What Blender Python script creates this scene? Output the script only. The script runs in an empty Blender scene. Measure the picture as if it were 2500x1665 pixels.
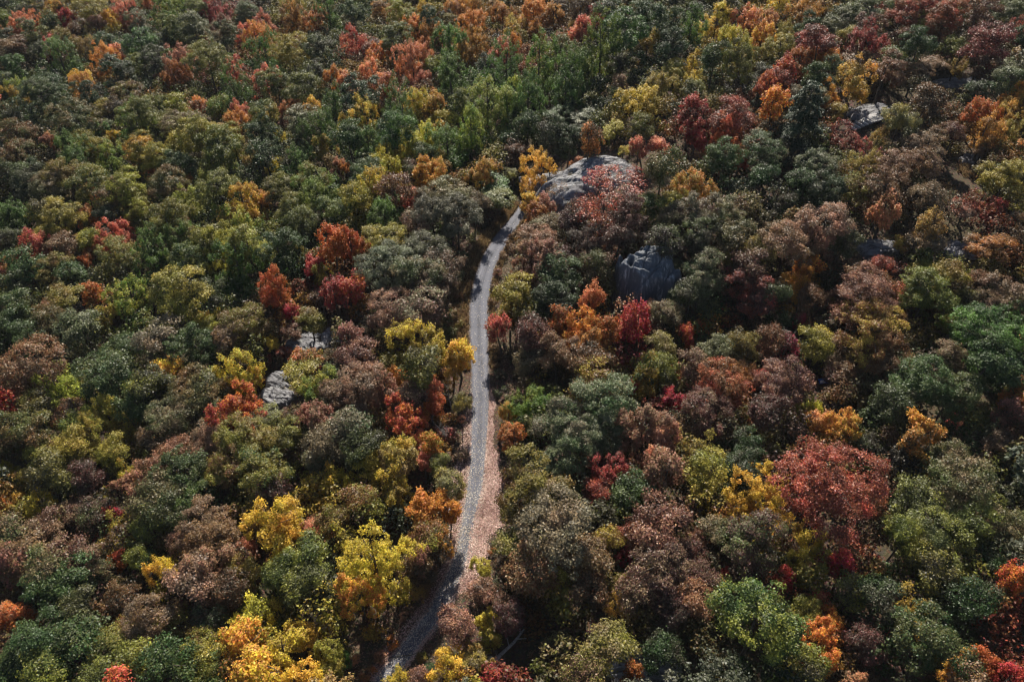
import bpy, math, random
import numpy as np
from mathutils import Vector, Matrix, noise

scene = bpy.context.scene
COL = scene.collection

# ---------------------------------------------------------------- camera, sky, sun, exposure
CAM_H, PITCH, F_PX = 100.0, math.radians(43.0), 1962.0
cam_data = bpy.data.cameras.new("camera")
cam_data.sensor_width = 36.0
cam_data.lens = 36.0 * F_PX / 2500.0
cam_data.clip_start = 1.0
cam_data.clip_end = 20000.0
cam = bpy.data.objects.new("camera", cam_data)
cam.location = (0, 0, CAM_H)
cam.rotation_euler = (math.pi / 2 - PITCH, 0, 0)
COL.objects.link(cam)
scene.camera = cam

SUN_EL, SUN_AZ = math.radians(38.0), math.radians(1.0)      # azimuth from +Y (away from the camera) towards -X
world = bpy.data.worlds.new("World")
scene.world = world
world.use_nodes = True
wn = world.node_tree
sky = wn.nodes.new("ShaderNodeTexSky")
sky.sky_type = 'NISHITA'
sky.sun_disc = False
sky.sun_elevation = SUN_EL
sky.sun_rotation = SUN_AZ
sky.air_density, sky.dust_density, sky.ozone_density = 1.0, 0.6, 1.0
wn.links.new(sky.outputs[0], wn.nodes["Background"].inputs[0])
wn.nodes["Background"].inputs[1].default_value = 0.05
sun_data = bpy.data.lights.new("sun", 'SUN')
sun_data.energy = 5.0
sun_data.angle = math.radians(0.53)
sun_data.color = (1.0, 0.925, 0.81)
sun = bpy.data.objects.new("sun", sun_data)
to_sun = Vector((math.sin(SUN_AZ) * math.cos(SUN_EL), math.cos(SUN_AZ) * math.cos(SUN_EL), math.sin(SUN_EL)))
sun.rotation_euler = to_sun.to_track_quat('Z', 'Y').to_euler()
sun.location = to_sun * 400
COL.objects.link(sun)
scene.view_settings.view_transform = 'Standard'
scene.view_settings.look = 'None'
scene.view_settings.gamma = 1.0
scene.view_settings.use_curve_mapping = False
scene.view_settings.exposure = 1.05
scene.render.engine = 'CYCLES'
scene.cycles.use_denoising = True
scene.cycles.filter_width = 1.25
scene.cycles.max_bounces = 5
scene.cycles.diffuse_bounces = 2
scene.cycles.glossy_bounces = 2
scene.cycles.transmission_bounces = 3

# crown centre X Y, crown width[xheight], leaf colour codes, read off nine enlarged cells of the photograph
CELLS = {}
CELLS[0, 0] = """
150 150 190x190 cO, 380 55 120x80 aY, 445 120 90x130 Rr, 340 140 130 ek, 610 70 220x130 oy, 660 150 110 ts, 760 130 130 aY, 870 80 190x70 cr, 950 140 150 Ee,
930 40 100 eo, 1010 10 80 Oc, 1100 100 200 Go, 1200 50 160 Gl, 1180 190 180 ek, 1330 180 200 eE, 1480 70 180x150 rm, 1690 90 150 eE, 1840 150 140 sc, 1700 230 160x110 cr,
1760 240 200 aO, 2020 50 170 yo, 2000 110 200 ak, 2270 80 200x200 ek, 2170 130 180 ak, 20 130 110 oG, 40 240 100 ek, 230 210 180 eo, 370 290 110x90 rR, 450 280 180 ob,
540 190 120 kb, 600 320 160x150 yt, 740 290 170x140 eg, 960 275 200 gG, 1130 270 140 ek, 985 200 60 ca, 1250 260 150 eg, 1390 270 90 ab, 1540 230 180 et, 1540 170 120 st,
1230 300 70 ak, 50 330 150x110 tb, 120 310 130 bk, 400 390 260x130 Gg, 80 440 170 gG, 280 340 140 ek, 700 400 240x200 aO, 790 365 120x80 Oc, 780 480 220x180 gk, 920 440 150 go,
1060 390 180 ke, 1250 430 240x160 cm, 1200 520 160 Ob, 1430 390 310x240 oe, 1610 490 170x110 rc, 1620 600 200x170 Ge, 1830 370 220 eo, 2010 330 250 eg, 2190 310 200 ek,
1840 545 200x110 rc, 2310 540 150x150 Oa, 2200 490 160 ke, 560 540 130x90 Ya, 570 610 160 ab, 620 640 180x160 gk, 120 600 150 lG, 80 650 120 ya, 40 560 120 ek, 300 650 300x190 eg,
330 570 200 ge, 880 660 230x120 bo, 800 740 150 kb, 1130 700 100 eE, 1330 660 110 eE, 1230 720 150 ek, 1500 720 140 oG, 1375 720 90 ca, 1630 755 150x100 rc, 1620 830 160 aO,
1790 780 200 ek, 1900 570 220 eo, 2080 590 220 eo, 1750 690 50 cr, 2010 750 150x110 Oc, 2140 725 110 aY, 2310 680 130 Gg, 2110 820 280x180 Ee, 2210 880 220 Ge, 60 770 140 ek,
140 900 230 be, 560 820 340x160 eb, 690 910 150x120 Gg, 730 750 140 oy, 770 940 90 aY, 980 800 340x120 oe, 960 850 260 bo, 1140 820 120 eE, 1060 860 110 gk, 1250 860 300x120 to,
1390 910 280 oy, 1300 795 90x50 cs, 1780 910 220x160 ge, 1930 930 90x110 Yl, 1850 820 150 yo, 330 970 100 sO, 470 930 200 bt, 580 975 160 og, 650 1020 180 ek, 110 1050 220 be,
560 1080 300x120 bt, 760 1115 240x120 ek, 980 1010 220 oa, 1050 1090 200 ek, 1240 980 180 oy, 1230 1120 220x160 ge, 1480 1000 280 oe, 1600 940 200 oy, 1720 1050 120x160 yk,
1880 1130 110 Yl, 1830 1050 180 gk, 2030 1110 200 ek, 2330 1130 80x80 cs, 2250 1000 150 yo, 80 1190 160 ek, 230 1160 140 gk, 430 1190 240 bt, 620 1260 260 og, 160 1280 200 ek,
330 1290 220 et, 600 1330 110x70 Oa, 920 1180 80x60 Oc, 1050 1200 80x80 Ob, 870 1280 260 bk, 1285 1260 100x70 aO, 1120 1260 240 eb, 1400 1190 150 lo, 1580 1150 110 lG,
1510 1270 260 oe, 2130 1230 220 oG, 100 1430 230x140 Ge, 300 1450 180 ok, 420 1490 260 oy, 580 1480 140 Ob, 760 1350 240 be, 730 1480 160 gk, 1010 1390 70x120 yb, 950 1430 200 ba,
890 1530 120 Yy, 1290 1400 240x150 lo, 1140 1500 280 oe, 1680 1390 220x160 aY, 1840 1360 100x80 aO, 1520 1460 120 lG, 1660 1510 160 lG, 1900 1290 200 ok, 2190 1320 260 Go,
2010 1430 220 oe, 2260 1450 220 og, 840 1560 70 rc, 2090 1520 220 eo, 1700 40 120 kb, 430 40 90 ko, 230 60 150 ko, 1350 60 150 ok"""
CELLS[1, 0] = """
90 80 150 ge, 60 160 120 ok, 270 60 140 ba, 430 85 190x160 eE, 560 50 90 Ya, 620 140 180 ge, 740 100 80 ke, 790 60 130 sa, 910 40 160 ak, 1070 40 110 ka, 500 185 190x150 aO,
610 240 160x190 ak, 390 250 210 eo, 100 280 150x180 rc, 210 310 120 ms, 240 380 180x140 Oa, 490 400 230x270 cO, 570 320 140 Oc, 620 440 130 bO, 760 270 200x220 eE, 740 140 100 bt,
920 150 200x200 aO, 930 290 200 ak, 1110 90 150 ab, 1160 190 170x190 ya, 1320 70 200x170 ab, 1350 210 130 ak, 1470 110 170x150 ab, 1130 330 180x150 cr, 1190 300 90x130 Oa,
1060 390 90x50 ct, 1650 120 170x150 yb, 1760 90 110x70 rR, 1690 180 120x80 cr, 1600 225 120x80 ca, 830 360 110 ak, 30 550 120x90 cO, 210 510 170x120 cO, 320 580 140 sO, 560 550 130x140 cs,
120 630 270x200 gk, 770 490 240x220 Ge, 1000 430 120 kg, 1130 480 260x180 Gg, 1370 420 300 Go, 1500 340 200 oe, 1580 490 280x240 Gg, 1560 610 290x200 Gg, 1800 310 300x250 Go,
1960 190 280x260 gG, 2090 100 240 ge, 2280 150 190 ge, 2110 270 140 yo, 2260 290 200 gk, 1930 430 180 ko, 2060 690 250x250 Yy, 2220 570 200x200 yo, 2310 470 130 oy, 1940 570 100 st,
2200 1000 170x110 rc, 2060 1010 140 ct, 1945 1030 90x60 Yl, 520 690 170x200 Yl, 640 700 130 ay, 150 790 220x130 Yl, 20 820 90 Yy, 250 760 90 ya, 430 770 270x200 Ge, 230 745 110 ek,
690 810 120 ek, 850 700 180 go, 1010 700 330x200 lG, 1160 650 200 Gl, 1290 690 250 Gg, 780 830 120 lo, 900 900 220x200 Gl, 720 970 240x220 Ge, 560 1050 160 eg, 1500 790 220 eg,
1680 810 250x180 eE, 1430 910 170 gk, 1570 950 200 gk, 1270 830 150 ge, 1720 940 150x170 ak, 1895 880 150x200 ly, 2080 860 160 ok, 60 930 180 ge, 170 970 200 Gg, 360 910 260 gG,
590 925 175 Yl, 490 1005 175 Yl, 420 1085 175 Yl, 320 1095 202 Yl, 345 1175 162 Yl, 685 875 90 aY, 150 1180 230x160 eg, 20 1150 70 Oa, 620 1180 230x180 ay, 690 1105 110 yo, 470 1160 150 me,
1010 1070 100 yk, 1200 1040 130x180 bk, 1000 1185 190x130 ay, 1040 1260 200x180 gG, 1090 1350 200 eo, 1170 1195 90 El, 1350 1190 290x260 Ya+, 200 1310 230 Yl, 250 1245 180 Yy,
90 1340 190 oy, 380 1300 230x160 bm, 470 1365 120x110 rc, 570 1350 130 Ee, 760 1330 300x180 Et, 640 1450 250 Ek, 800 1470 280 Ek, 300 1460 250 et, 540 1520 180 tE, 920 1390 160 kt,
1300 1400 130x120 aY+, 1395 1420 150x110 st+, 1440 1330 120x70 bt+, 1350 1480 140x70 Ob, 1430 1545 190x90 tE, 1490 1340 220x170 tb*, 1790 1215 290x150 rb*, 1610 1260 200x130 tb*, 2010 1190 150x110 rb*, 1640 1110 80x60 Os, 1960 1330 380x190 mr*, 1770 1450 320x180 mr*, 2230 1130 270x260 et,
2330 1270 110 ao, 2310 1370 140 oy, 2130 1400 170x150 go, 2290 1490 160 Em, 1620 1490 200 mk, 1990 1480 260 mk, 1640 40 160 kb, 1830 60 150 kg, 1500 40 120 kb"""
CELLS[2, 0] = """
60 170 180x260 Gg, 235 160 220x170 Ya, 430 140 200x130 ca, 560 155 190x150 ca, 680 40 200x90 Ya, 820 70 250x180 ak, 320 40 200 ko, 560 250 180x200 aY, 400 270 200 Yo, 700 210 160 yo,
690 310 200 oy, 230 370 160x220 eg, 410 400 200x230 ok, 70 440 130 yY, 60 560 130x160 Yy, 80 620 150 eo, 170 690 110 yE, 560 490 130 ek, 880 190 180 ge, 1100 130 200x140 eE,
1300 60 260x140 Ee, 1280 180 200 mb, 1500 80 220x150 br, 1660 60 210 mr, 1850 80 260x150 br, 2050 60 220 mb, 2250 80 200x130 eE, 2330 150 90 bk, 1700 140 170x130 ol, 1790 160 200 br,
1640 290 220x180 ge, 1520 240 120 mb, 960 280 260x180 mr, 850 300 150 rm, 1150 240 130 oy, 1300 280 260x150 rm, 1010 370 170x90 aO, 1240 380 200 bt, 1450 380 170x90 og, 1890 310 130 oe,
2110 280 330x260 qm, 2290 200 150 rb, 2310 280 120 ge, 2090 440 200 mb, 820 440 190x120 Ob, 700 470 150 rO, 670 530 160 mr, 930 510 150 ge, 1050 440 130 Ee, 1190 530 280x220 ya,
1010 640 180x140 ay, 1400 470 250x130 bt, 1600 510 280x150 bt, 1890 440 200x200 yb, 1730 430 180x100 tb, 2200 470 240x110 Ee, 2280 550 200 eE, 580 600 200x130 rO, 330 765 280x130 qr,
60 760 170 rm, 650 700 170x180 Oa, 530 690 100 gk, 280 880 230 Or, 100 900 210x180 rb, 810 860 320x420 pp, 790 640 120 Et, 930 660 150 Ee, 1000 560 110 ek, 1060 750 150 by,
1510 800 270x230 Ey, 1680 660 240 bk, 2050 760 220x130 Ob, 2250 770 220x180 ya, 2290 660 170 ay, 2110 890 230x180 ab, 2060 615 170 gk, 1160 970 260x160 rt, 1350 960 150 ye,
1700 980 330x190 tb, 1880 900 150 mb, 2080 1010 190x130 bt, 2280 900 200 yo, 300 1070 230x190 eg, 560 1020 320x250 eg, 400 1090 100 rO, 950 1130 240x180 Eg, 1230 1140 200 yb,
1480 1120 250 tb, 1680 1110 240 tb, 2250 1200 280x230 oy, 90 1270 250x160 ao, 100 1450 280x180 Em, 330 1460 250x160 et, 1000 1300 250 gk, 1180 1300 200 bo, 1420 1280 280 bt,
1400 1430 200x170 cb, 1700 1330 240 tk, 1950 1430 200x110 tr, 2150 1450 280x190 rb, 2310 1510 130 bk, 1000 1510 330x150 ts, 1750 1540 200 yt, 720 1400 180 ke, 560 1200 220 gk, 850 1250 200 gk"""
CELLS[0, 1] = """
770 50 220x100 cr, 690 95 100x110 ca, 860 10 130x60 rc, 50 60 140 ek, 190 130 240x100 rc, 165 225 230x160 eg, 255 230 90x120 rc, 420 105 190x140 bt, 330 40 150 oy, 600 85 160 oy,
800 180 240x180 oe, 1030 160 340x270 Ge, 590 245 90x120 Ob, 640 165 120 bO, 330 285 230x160 ob, 470 305 170x150 ge, 15 270 60 Ya, 20 390 60 aY, 100 360 180 eg, 1290 60 250 bk,
1450 60 200 ok, 1500 140 300x150 lo, 1700 120 300x180 ol, 1890 120 280x260 ge, 1610 240 320x170 Gg, 1290 240 260x180 go, 2090 200 120x170 yo, 2280 110 190x240 Or, 2180 260 140x140 rR,
2220 310 130 yo, 2300 450 180 rm, 2230 480 150 mt, 1900 400 230x300 Or, 2010 580 110x140 Rr, 880 470 270x290 lG, 740 590 130 yl, 640 445 150x110 Ob, 700 480 70x160 ab, 420 490 210x140 ob,
90 520 200 eg, 60 650 190 ge, 320 570 140 be, 350 640 200 eb, 520 690 240x230 Ee, 200 730 200 ge, 1250 450 400x250 eg, 1420 430 200 ek, 1400 610 90x90 yY, 1520 585 90x60 Yl,
1430 670 150 be, 1700 640 270x200 bo, 1650 590 100 yk, 1870 780 110x130 Yy, 1550 740 200 tb, 1110 750 260x180 Et, 1310 780 300x230 eg, 850 820 200x130 ge, 230 970 440x260 bt,
40 930 110 bk, 720 990 400x280 eg, 1170 965 190x160 aY, 1640 960 300x220 Yl, 1740 1010 130x110 Ya, 1030 1080 240 ko, 400 1140 320x130 lo, 260 1130 150 lG, 250 1260 230 ok, 450 1270 200 bk,
80 1350 240 eb, 950 1200 240x180 ge, 1340 1130 350x210 eb, 1200 1290 330x180 et, 1540 1100 150 be, 740 1280 280x190 yo, 880 1410 150 yo, 650 1440 260 yo, 520 1350 200 og, 470 1500 220 oy,
250 1410 240 eb, 100 1490 200 be, 300 1550 200 ob, 2130 630 180x110 bt, 2000 720 150 bm, 2080 920 240x90 Ob, 2100 1010 310x180 by, 1950 860 110 mr, 2300 890 130 Eb, 1640 1250 330x160 rO,
1840 1290 220x160 Eo, 1580 1340 200 bO, 2200 1090 270x180 bt, 2300 1150 190 tb, 2220 1330 280x210 st, 2250 1490 250 Et, 2010 1300 140 bk, 1990 1430 200 ok, 1450 1440 280x170 ts,
1680 1450 330x190 ob, 1880 1470 200 ob, 1200 1530 220 bs, 1060 1440 200 kb, 780 1530 200 oy, 1760 1340 140 et"""
CELLS[1, 1] = """
60 130 200x260 Or, 60 410 190x180 rO, 300 80 260x160 eg, 330 240 400x180 Ek, 570 160 280x160 Ek, 520 340 360x200 et, 720 250 220 tk, 620 440 280x160 tk, 550 540 270x160 tE, 330 560 280x170 ts,
180 130 110 yl, 540 770 340x230 yY, 560 940 260 ok, 70 750 160 sm, 110 880 220x190 ms, 190 690 120 kt, 825 860 170x160 aY, 770 930 150 ya, 660 920 90x110 Or, 560 960 170x170 Ok,
380 1040 150x150 aO, 640 1110 110x90 rc, 620 1210 150x130 Or, 100 1060 330x230 ts, 330 1130 250 st, 480 1140 200 mt, 440 1300 280x310 rO, 520 1440 110 cr, 560 1290 100 Oa, 60 1360 280x220 Eg,
150 1510 250 ek, 250 1520 120x130 Yy, 370 1540 230 ya, 640 1490 150 Oo, 560 1540 90 cr, 835 1190 110x140 Ey, 1370 80 280x160 ts, 1260 180 90 lt, 1400 210 300x170 st,
1290 280 200 sm, 1520 210 200 mk, 1630 260 150 tk, 1500 330 300x240 ge, 1470 490 280x190 gk, 1760 240 200 em, 1880 390 180x120 Ek, 1220 440 220x170 oy, 1170 560 170 yk,
1100 690 160x150 rs, 1300 710 240 mk, 1730 470 160x220 Oc, 1680 660 300x160 Oa, 1500 640 180 Ob, 1700 790 260 ak, 1840 690 190 Ob, 1500 860 300x170 bt, 1710 910 240 bk, 1320 900 180 tk,
2070 640 190x320 Rr, 2140 550 150 tc, 2250 580 220x190 te, 1950 690 150 cb, 2310 480 140 eg, 2200 820 200x110 ot, 2080 1000 190x290 yg, 2010 1090 90x130 Rr, 2210 960 200 ok,
1750 1050 270x140 by, 1280 1170 280x250 Go, 1150 1260 110x140 aG, 1530 1340 380x250 Eg, 1830 1190 380x190 Eg, 1780 1390 320x240 Eg, 1560 1500 340 Eg, 1190 1440 170x170 Ob,
2100 1380 350x240 st, 2190 1500 280 sc, 2320 1000 90x150 cb, 2280 1190 150 Rm, 1900 60 240 mk, 2220 80 260 ke, 1710 80 240 km, 2310 250 120 Eg"""
CELLS[2, 1] = """
130 40 250 ke, 370 60 230 et, 560 120 180 ot, 730 90 330x170 ts, 900 80 240 st, 400 160 240x110 yt, 1100 80 200 ek, 1530 100 130 by, 1680 80 260x140 tb, 2150 120 330x240 bO,
150 280 300x260 Eg, 60 440 200 ek, 450 250 240 mt, 330 330 100 rm, 470 410 300x180 mr, 640 440 200 ek, 850 240 160x120 Oa, 830 370 230x160 aO, 900 480 180 bk, 1200 330 200 mb,
1380 270 160 mr, 1230 450 480x300 ms, 1410 420 200 br, 1540 450 130 by, 1720 290 250x160 oy, 1850 310 240 ob, 1690 440 330x190 oe, 1960 490 150 ok, 2050 350 150 bk, 2230 460 300x160 tm,
2060 720 540x360 gG, 2270 650 270 gG, 1830 640 140 oG, 50 740 110x150 rO, 140 690 90x100 Or, 240 820 200x180 eE, 400 790 200 ok, 600 760 200 bk, 820 650 100x140 Rm, 700 800 190x200 Rk,
1270 710 480x200 by, 930 790 230x190 oy, 1150 870 400x230 bt, 1400 860 300 bt, 1090 1010 250x190 mt, 1870 870 200 te, 2110 920 440x240 ge, 1640 1020 350x260 eg, 1850 1130 330x210 eg,
1440 1160 250 ek, 60 930 200 mt, 280 1050 330x230 br, 410 980 150 bO, 700 1010 330x270 ms, 540 1050 150 mr, 600 1240 240 mk, 170 1250 300x190 mt, 900 1230 110x180 lY,
960 1320 150x90 ac, 1090 1360 250x140 ay, 1590 1380 240 ak, 1870 1330 90x70 cR, 2260 1290 180 sk, 2270 1180 150 Ob, 2190 1490 150 tk, 1850 1540 190 et, 1270 1490 140 ke, 130 1540 200 yk,
450 1500 200 gk, 30 1100 80 Rm, 2310 1090 110 Ob"""
CELLS[0, 2] = """
40 100 120x150 Yo, 330 90 250 ok, 190 150 150 oy, 600 130 200 mk, 880 140 170x130 Yl, 300 310 190x200 Yy, 20 330 90x220 cO, 90 330 130 ya, 480 410 170x140 mt, 620 400 200 me, 730 300 110x150 Yl,
880 240 200x220 sb, 1060 90 220 bs, 1250 110 320x190 eg, 1080 260 290x150 et, 1300 280 230x170 eg, 1150 370 250 eg, 1030 430 240 eo, 1560 70 290x150 bo, 1800 100 340x210 og, 1880 240 200 mk,
2190 60 160 Ek, 770 410 140x80 Rr, 820 490 180x160 yo, 720 560 90 Rr, 760 630 150 yb, 100 530 280x170 te, 320 500 220x140 tm, 180 670 280x150 tb, 80 750 230 sm, 520 700 280x180 mt,
330 770 270 et, 490 870 280x190 eg, 300 910 250 eg, 660 790 190 te, 830 700 130x140 Or, 960 710 170x190 go, 1110 780 180x270 Ya, 1400 450 320x170 tb, 1250 620 190 ts, 1440 600 340x140 tb,
1460 780 380x180 st, 1350 870 320x170 ts, 1580 900 240 bk, 1890 470 440x370 Ya, 2130 510 130x100 cs, 1700 630 120x90 cr, 2280 180 180x220 Ya, 2300 430 190 bo, 2150 690 280x220 eo,
1950 810 240 eo, 2110 880 270x220 eo, 1720 780 200 ob, 80 1110 200x180 Os, 330 1250 400x180 ge, 520 1300 330x180 eg, 150 1360 250 ge, 60 1260 150 bs, 550 1040 250 ek, 830 960 200 bk,
1000 1160 350x170 tb, 1220 1130 220x150 bo, 880 1230 190 bo, 740 1190 120 bt, 1430 1130 200 kg, 1720 1110 230x140 lY, 1890 1040 120x200 ly, 1390 1260 200 bo, 1500 1210 150 ek,
1650 1290 270x220 aY, 2080 1200 200x190 Ya, 1930 1340 250x170 yY, 1780 1490 300x150 aY, 2080 1490 240x150 Ya, 2270 1330 180 yo, 2280 1480 150 oy, 1400 1390 240x150 oy, 750 1340 240 oe,
900 1430 300x150 eo, 1150 1450 330x170 eg, 700 1510 290 eo, 300 1510 300 oe, 80 1500 230 eg, 1450 1500 200 og, 1490 1560 110 rc"""
CELLS[1, 2] = """
570 30 130x110 cr, 420 60 240 yt, 690 40 140 ok, 790 190 180x200 Ey, 310 180 230x190 Yy, 60 160 150x190 Yo, 170 60 190 oy, 380 280 190 yk, 120 320 240x190 bo, 560 340 210x220 aO,
710 370 200x190 aO, 860 410 80x90 aO, 730 570 200x210 ab, 560 560 230 bo, 610 640 220 bk, 500 770 210 bk, 660 860 170 kb, 230 720 510x460 Yy+, 120 960 300x190 aY, 520 900 140x150 yt, 640 730 160x230 sb, 540 830 140 bk, 960 765 140x120 ly,
970 960 210x180 ms, 1100 1010 180 mt, 1140 1110 200 mk, 800 1180 230x200 ms, 1010 1150 180x190 lY, 1040 1250 200x190 yl, 880 1340 170x140 yE, 740 1430 230x210 Ya, 900 1440 140 Ey,
980 1460 150 yk, 1080 1530 230x160 Rr, 340 1545 150x70 Yo, 540 1535 150x100 ms, 600 1475 80 ge, 30 1410 90 Gg, 1370 190 480x300 ob, 1830 110 280x210 rm, 1600 80 120 mr, 1990 250 260x230 ge,
1760 240 190 mr, 2230 90 250 st, 1470 490 560x300 Et, 1250 620 270x200 ot, 1350 770 320x220 bt, 1510 840 240 yb, 1700 720 300x230 bt, 1860 580 200 by, 1150 810 190 bk, 1700 910 240 bk,
2170 440 350x230 ms, 2000 540 190 mr, 1960 700 130x120 Rm, 2200 770 400x310 mt, 2080 920 280 mt, 2290 1060 240 mk, 1930 850 100x120 lY, 1880 1040 150x200 ya, 1850 1340 320x250 ot,
1690 1490 270 to, 1990 1510 140 Ok, 1820 1215 100 bt, 2210 1340 240 gk"""  # a pair of bronze trees left of the road's end is added to shade it
CELLS[2, 2] = """
150 80 270x170 oy, 400 90 240 gk, 1020 210 720x440 qr, 1290 300 200 br, 540 320 470x250 Ya, 280 380 100x140 sm, 230 530 240x190 et, 490 570 420x260 me, 90 570 120 bs, 60 670 210x190 mt,
120 840 220 mt, 70 1010 270x230 bs, 240 900 110x170 Ya, 790 500 130x100 yo, 870 590 200x170 Yo, 860 720 290x230 yo, 690 850 120x160 rR, 1130 750 170x210 Rr, 940 1010 140x110 rc, 310 830 100 Rr,
520 1110 550x490 go, 850 1080 190x170 oy, 1000 1150 160x140 Oa, 960 1310 300x230 Oa, 870 1440 270 ok, 1900 180 430x310 et, 1620 280 290x190 eo, 1530 530 230x280 eo, 1750 560 390x240 eo,
2020 490 290x170 eo, 2250 480 250x230 et, 1700 760 280 ok, 2150 750 190 gk, 2290 880 200x370 rO, 1570 1090 290x170 yb, 1740 1270 480x280 eg, 1280 1320 220 mk, 1400 1215 90 Rm,
1190 1545 150x60 ct, 2030 1420 210x190 Or, 1920 1460 190 yO, 2250 1540 230x110 rR, 1150 940 230 ko, 1360 1010 280 gk, 2000 960 280 gk"""
# leafless trees: source pixel x y width height
BARE = [(790, 1503, 90, 80), (2120, 1570, 115, 110), (225, 760, 85, 80), (1098, 945, 75, 70), (1085, 1030, 85, 80), (1540, 880, 70, 60), (1335, 925, 50, 40), (2303, 262, 50, 60), (2240, 215, 80, 50),
        (375, 190, 70, 60), (1150, 470, 60, 60), (1235, 1590, 60, 60), (1480, 905, 50, 45), (2420, 1595, 60, 80), (805, 815, 60, 45), (1560, 700, 50, 40)]
# low shrubs: source pixel x y width codes
SHRUB = [(1248, 570, 26, 'bt'), (1240, 600, 26, 'mt'), (1228, 620, 24, 'bt'), (1213, 665, 24, 'sm'), (1207, 700, 24, 'tb'), (1203, 735, 22, 'bt'), (1202, 780, 26, 'rb'), (1206, 850, 30, 'bt'), (1215, 870, 28, 'kb'),
         (1220, 915, 34, 'ke'), (1222, 955, 34, 'ke'), (1212, 890, 20, 'bt'), (1128, 610, 30, 'bk'), (1118, 640, 30, 'bt'), (1095, 690, 34, 'kb'), (1080, 740, 36, 'bs'), (1100, 770, 32, 'tb'), (1120, 720, 24, 'bs'),
         (1085, 800, 36, 'bt'), (1120, 790, 26, 'bo'), (1100, 840, 26, 'bt'), (1130, 985, 26, 'Ey'), (1125, 1020, 24, 'sc'), (1110, 1070, 36, 'bt'), (1120, 1110, 40, 'tE'), (1090, 1120, 40, 'bk'),
         (1230, 1060, 30, 'Ob'), (1245, 1090, 34, 'bO'), (1240, 1180, 30, 'sb'), (1200, 1340, 22, 'Ob'), (1060, 1350, 36, 'sb'), (1045, 1400, 40, 'sb'), (1040, 1440, 34, 'bt'), (985, 1500, 26, 'st'),
         (960, 1570, 34, 'Ob'), (930, 1600, 36, 'sb'), (895, 1640, 40, 'Ob'), (865, 1610, 36, 'sO'), (1120, 1540, 28, 'og'), (1030, 1600, 30, 'ob'), (1310, 480, 24, 'Ob'), (1395, 400, 22, 'Ob'), (1370, 440, 26, 'bt'),
         (1540, 612, 40, 'ke'), (1580, 602, 46, 'bk'), (1622, 610, 42, 'ek'), (1642, 645, 26, 'ke'), (1530, 660, 24, 'mt'), (1528, 715, 34, 'ke'), (1640, 700, 34, 'mk'), (1600, 745, 34, 'ek'), (1565, 742, 30, 'kt'), (1298, 455, 34, 'tb'), (1330, 468, 40, 'st'), (1365, 478, 34, 'bt'), (1545, 372, 34, 'bo'), (1585, 400, 30, 'et'), (1310, 425, 24, 'Ob'), (690, 820, 30, 'mt'), (650, 880, 34, 'rt'), (640, 930, 26, 'sb'), (720, 870, 30, 'Ob'), (830, 850, 28, 'Eb')]
# rock: name-kind, source pixel of its middle, size in metres (x, y, z), yaw degrees, steepness, lump seed

# ---------------------------------------------------------------- helpers
rng = np.random.default_rng(7)
R = random.Random(11)


def sstep(a, b, x):
    t = min(1.0, max(0.0, (x - a) / (b - a)))
    return t * t * (3 - 2 * t)


ROAD_PX = [(1288, 492, 30), (1277, 512, 31), (1256, 542, 33), (1227, 579, 38), (1195, 637, 43), (1176, 701, 46), (1169, 765, 49), (1171, 839, 49), (1172, 903, 47), (1172, 977, 48), (1169, 1062, 48),
           (1166, 1126, 47), (1161, 1190, 50), (1147, 1274, 52), (1131, 1359, 54), (1103, 1423, 52), (1062, 1500, 50), (1012, 1565, 50), (965, 1625, 52), (912, 1700, 54)]


def ray(px, py):
    u, v = (px - 1250.0) / F_PX, (py - 832.5) / F_PX
    cp, sp = math.cos(PITCH), math.sin(PITCH)
    return Vector((u, cp - v * sp, -sp - v * cp))               # one unit of depth along the optical axis


def flat_hit(px, py, z=0.0):
    d = ray(px, py)
    t = (z - CAM_H) / d.z
    return d.x * t, d.y * t, t


ROAD = []
for px, py, w in ROAD_PX:
    x, y, t = flat_hit(px, py)
    ROAD.append((x, y, max(1.3, min(2.0, 0.5 * w * t / F_PX))))
# smooth the centre line
ROAD_S = []
for i in range(len(ROAD) - 1):
    p0, p1, p2, p3 = ROAD[max(0, i - 1)], ROAD[i], ROAD[i + 1], ROAD[min(len(ROAD) - 1, i + 2)]
    for k in range(10):
        t = k / 10
        ROAD_S.append(tuple(0.5 * (2 * p1[j] + (p2[j] - p0[j]) * t + (2 * p0[j] - 5 * p1[j] + 4 * p2[j] - p3[j]) * t * t + (3 * p1[j] - p0[j] - 3 * p2[j] + p3[j]) * t ** 3) for j in range(3)))
ROAD_S.append(ROAD[-1])
RA = np.array(ROAD_S)


def road_dist(x, y):
    d2 = (RA[:, 0] - x) ** 2 + (RA[:, 1] - y) ** 2
    i = int(d2.argmin())
    return math.sqrt(d2[i]), i


def terrain(x, y):
    n = 2.2 * noise.noise((x * 0.013, y * 0.013, 3.1)) + 0.7 * noise.noise((x * 0.05, y * 0.05, 7.7))
    right = 7.5 * sstep(7, 26, x) * sstep(100, 132, y) * (1 - 0.6 * sstep(220, 330, y))
    right += 3.0 * sstep(40, 110, x)
    left = -9.0 * sstep(22, 85, -x) - 5.0 * sstep(150, 300, y) * sstep(-10, 60, -x)
    h = n + right + left
    d, _ = road_dist(x, y)
    return h * sstep(3.4, 12.0, d)


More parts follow.
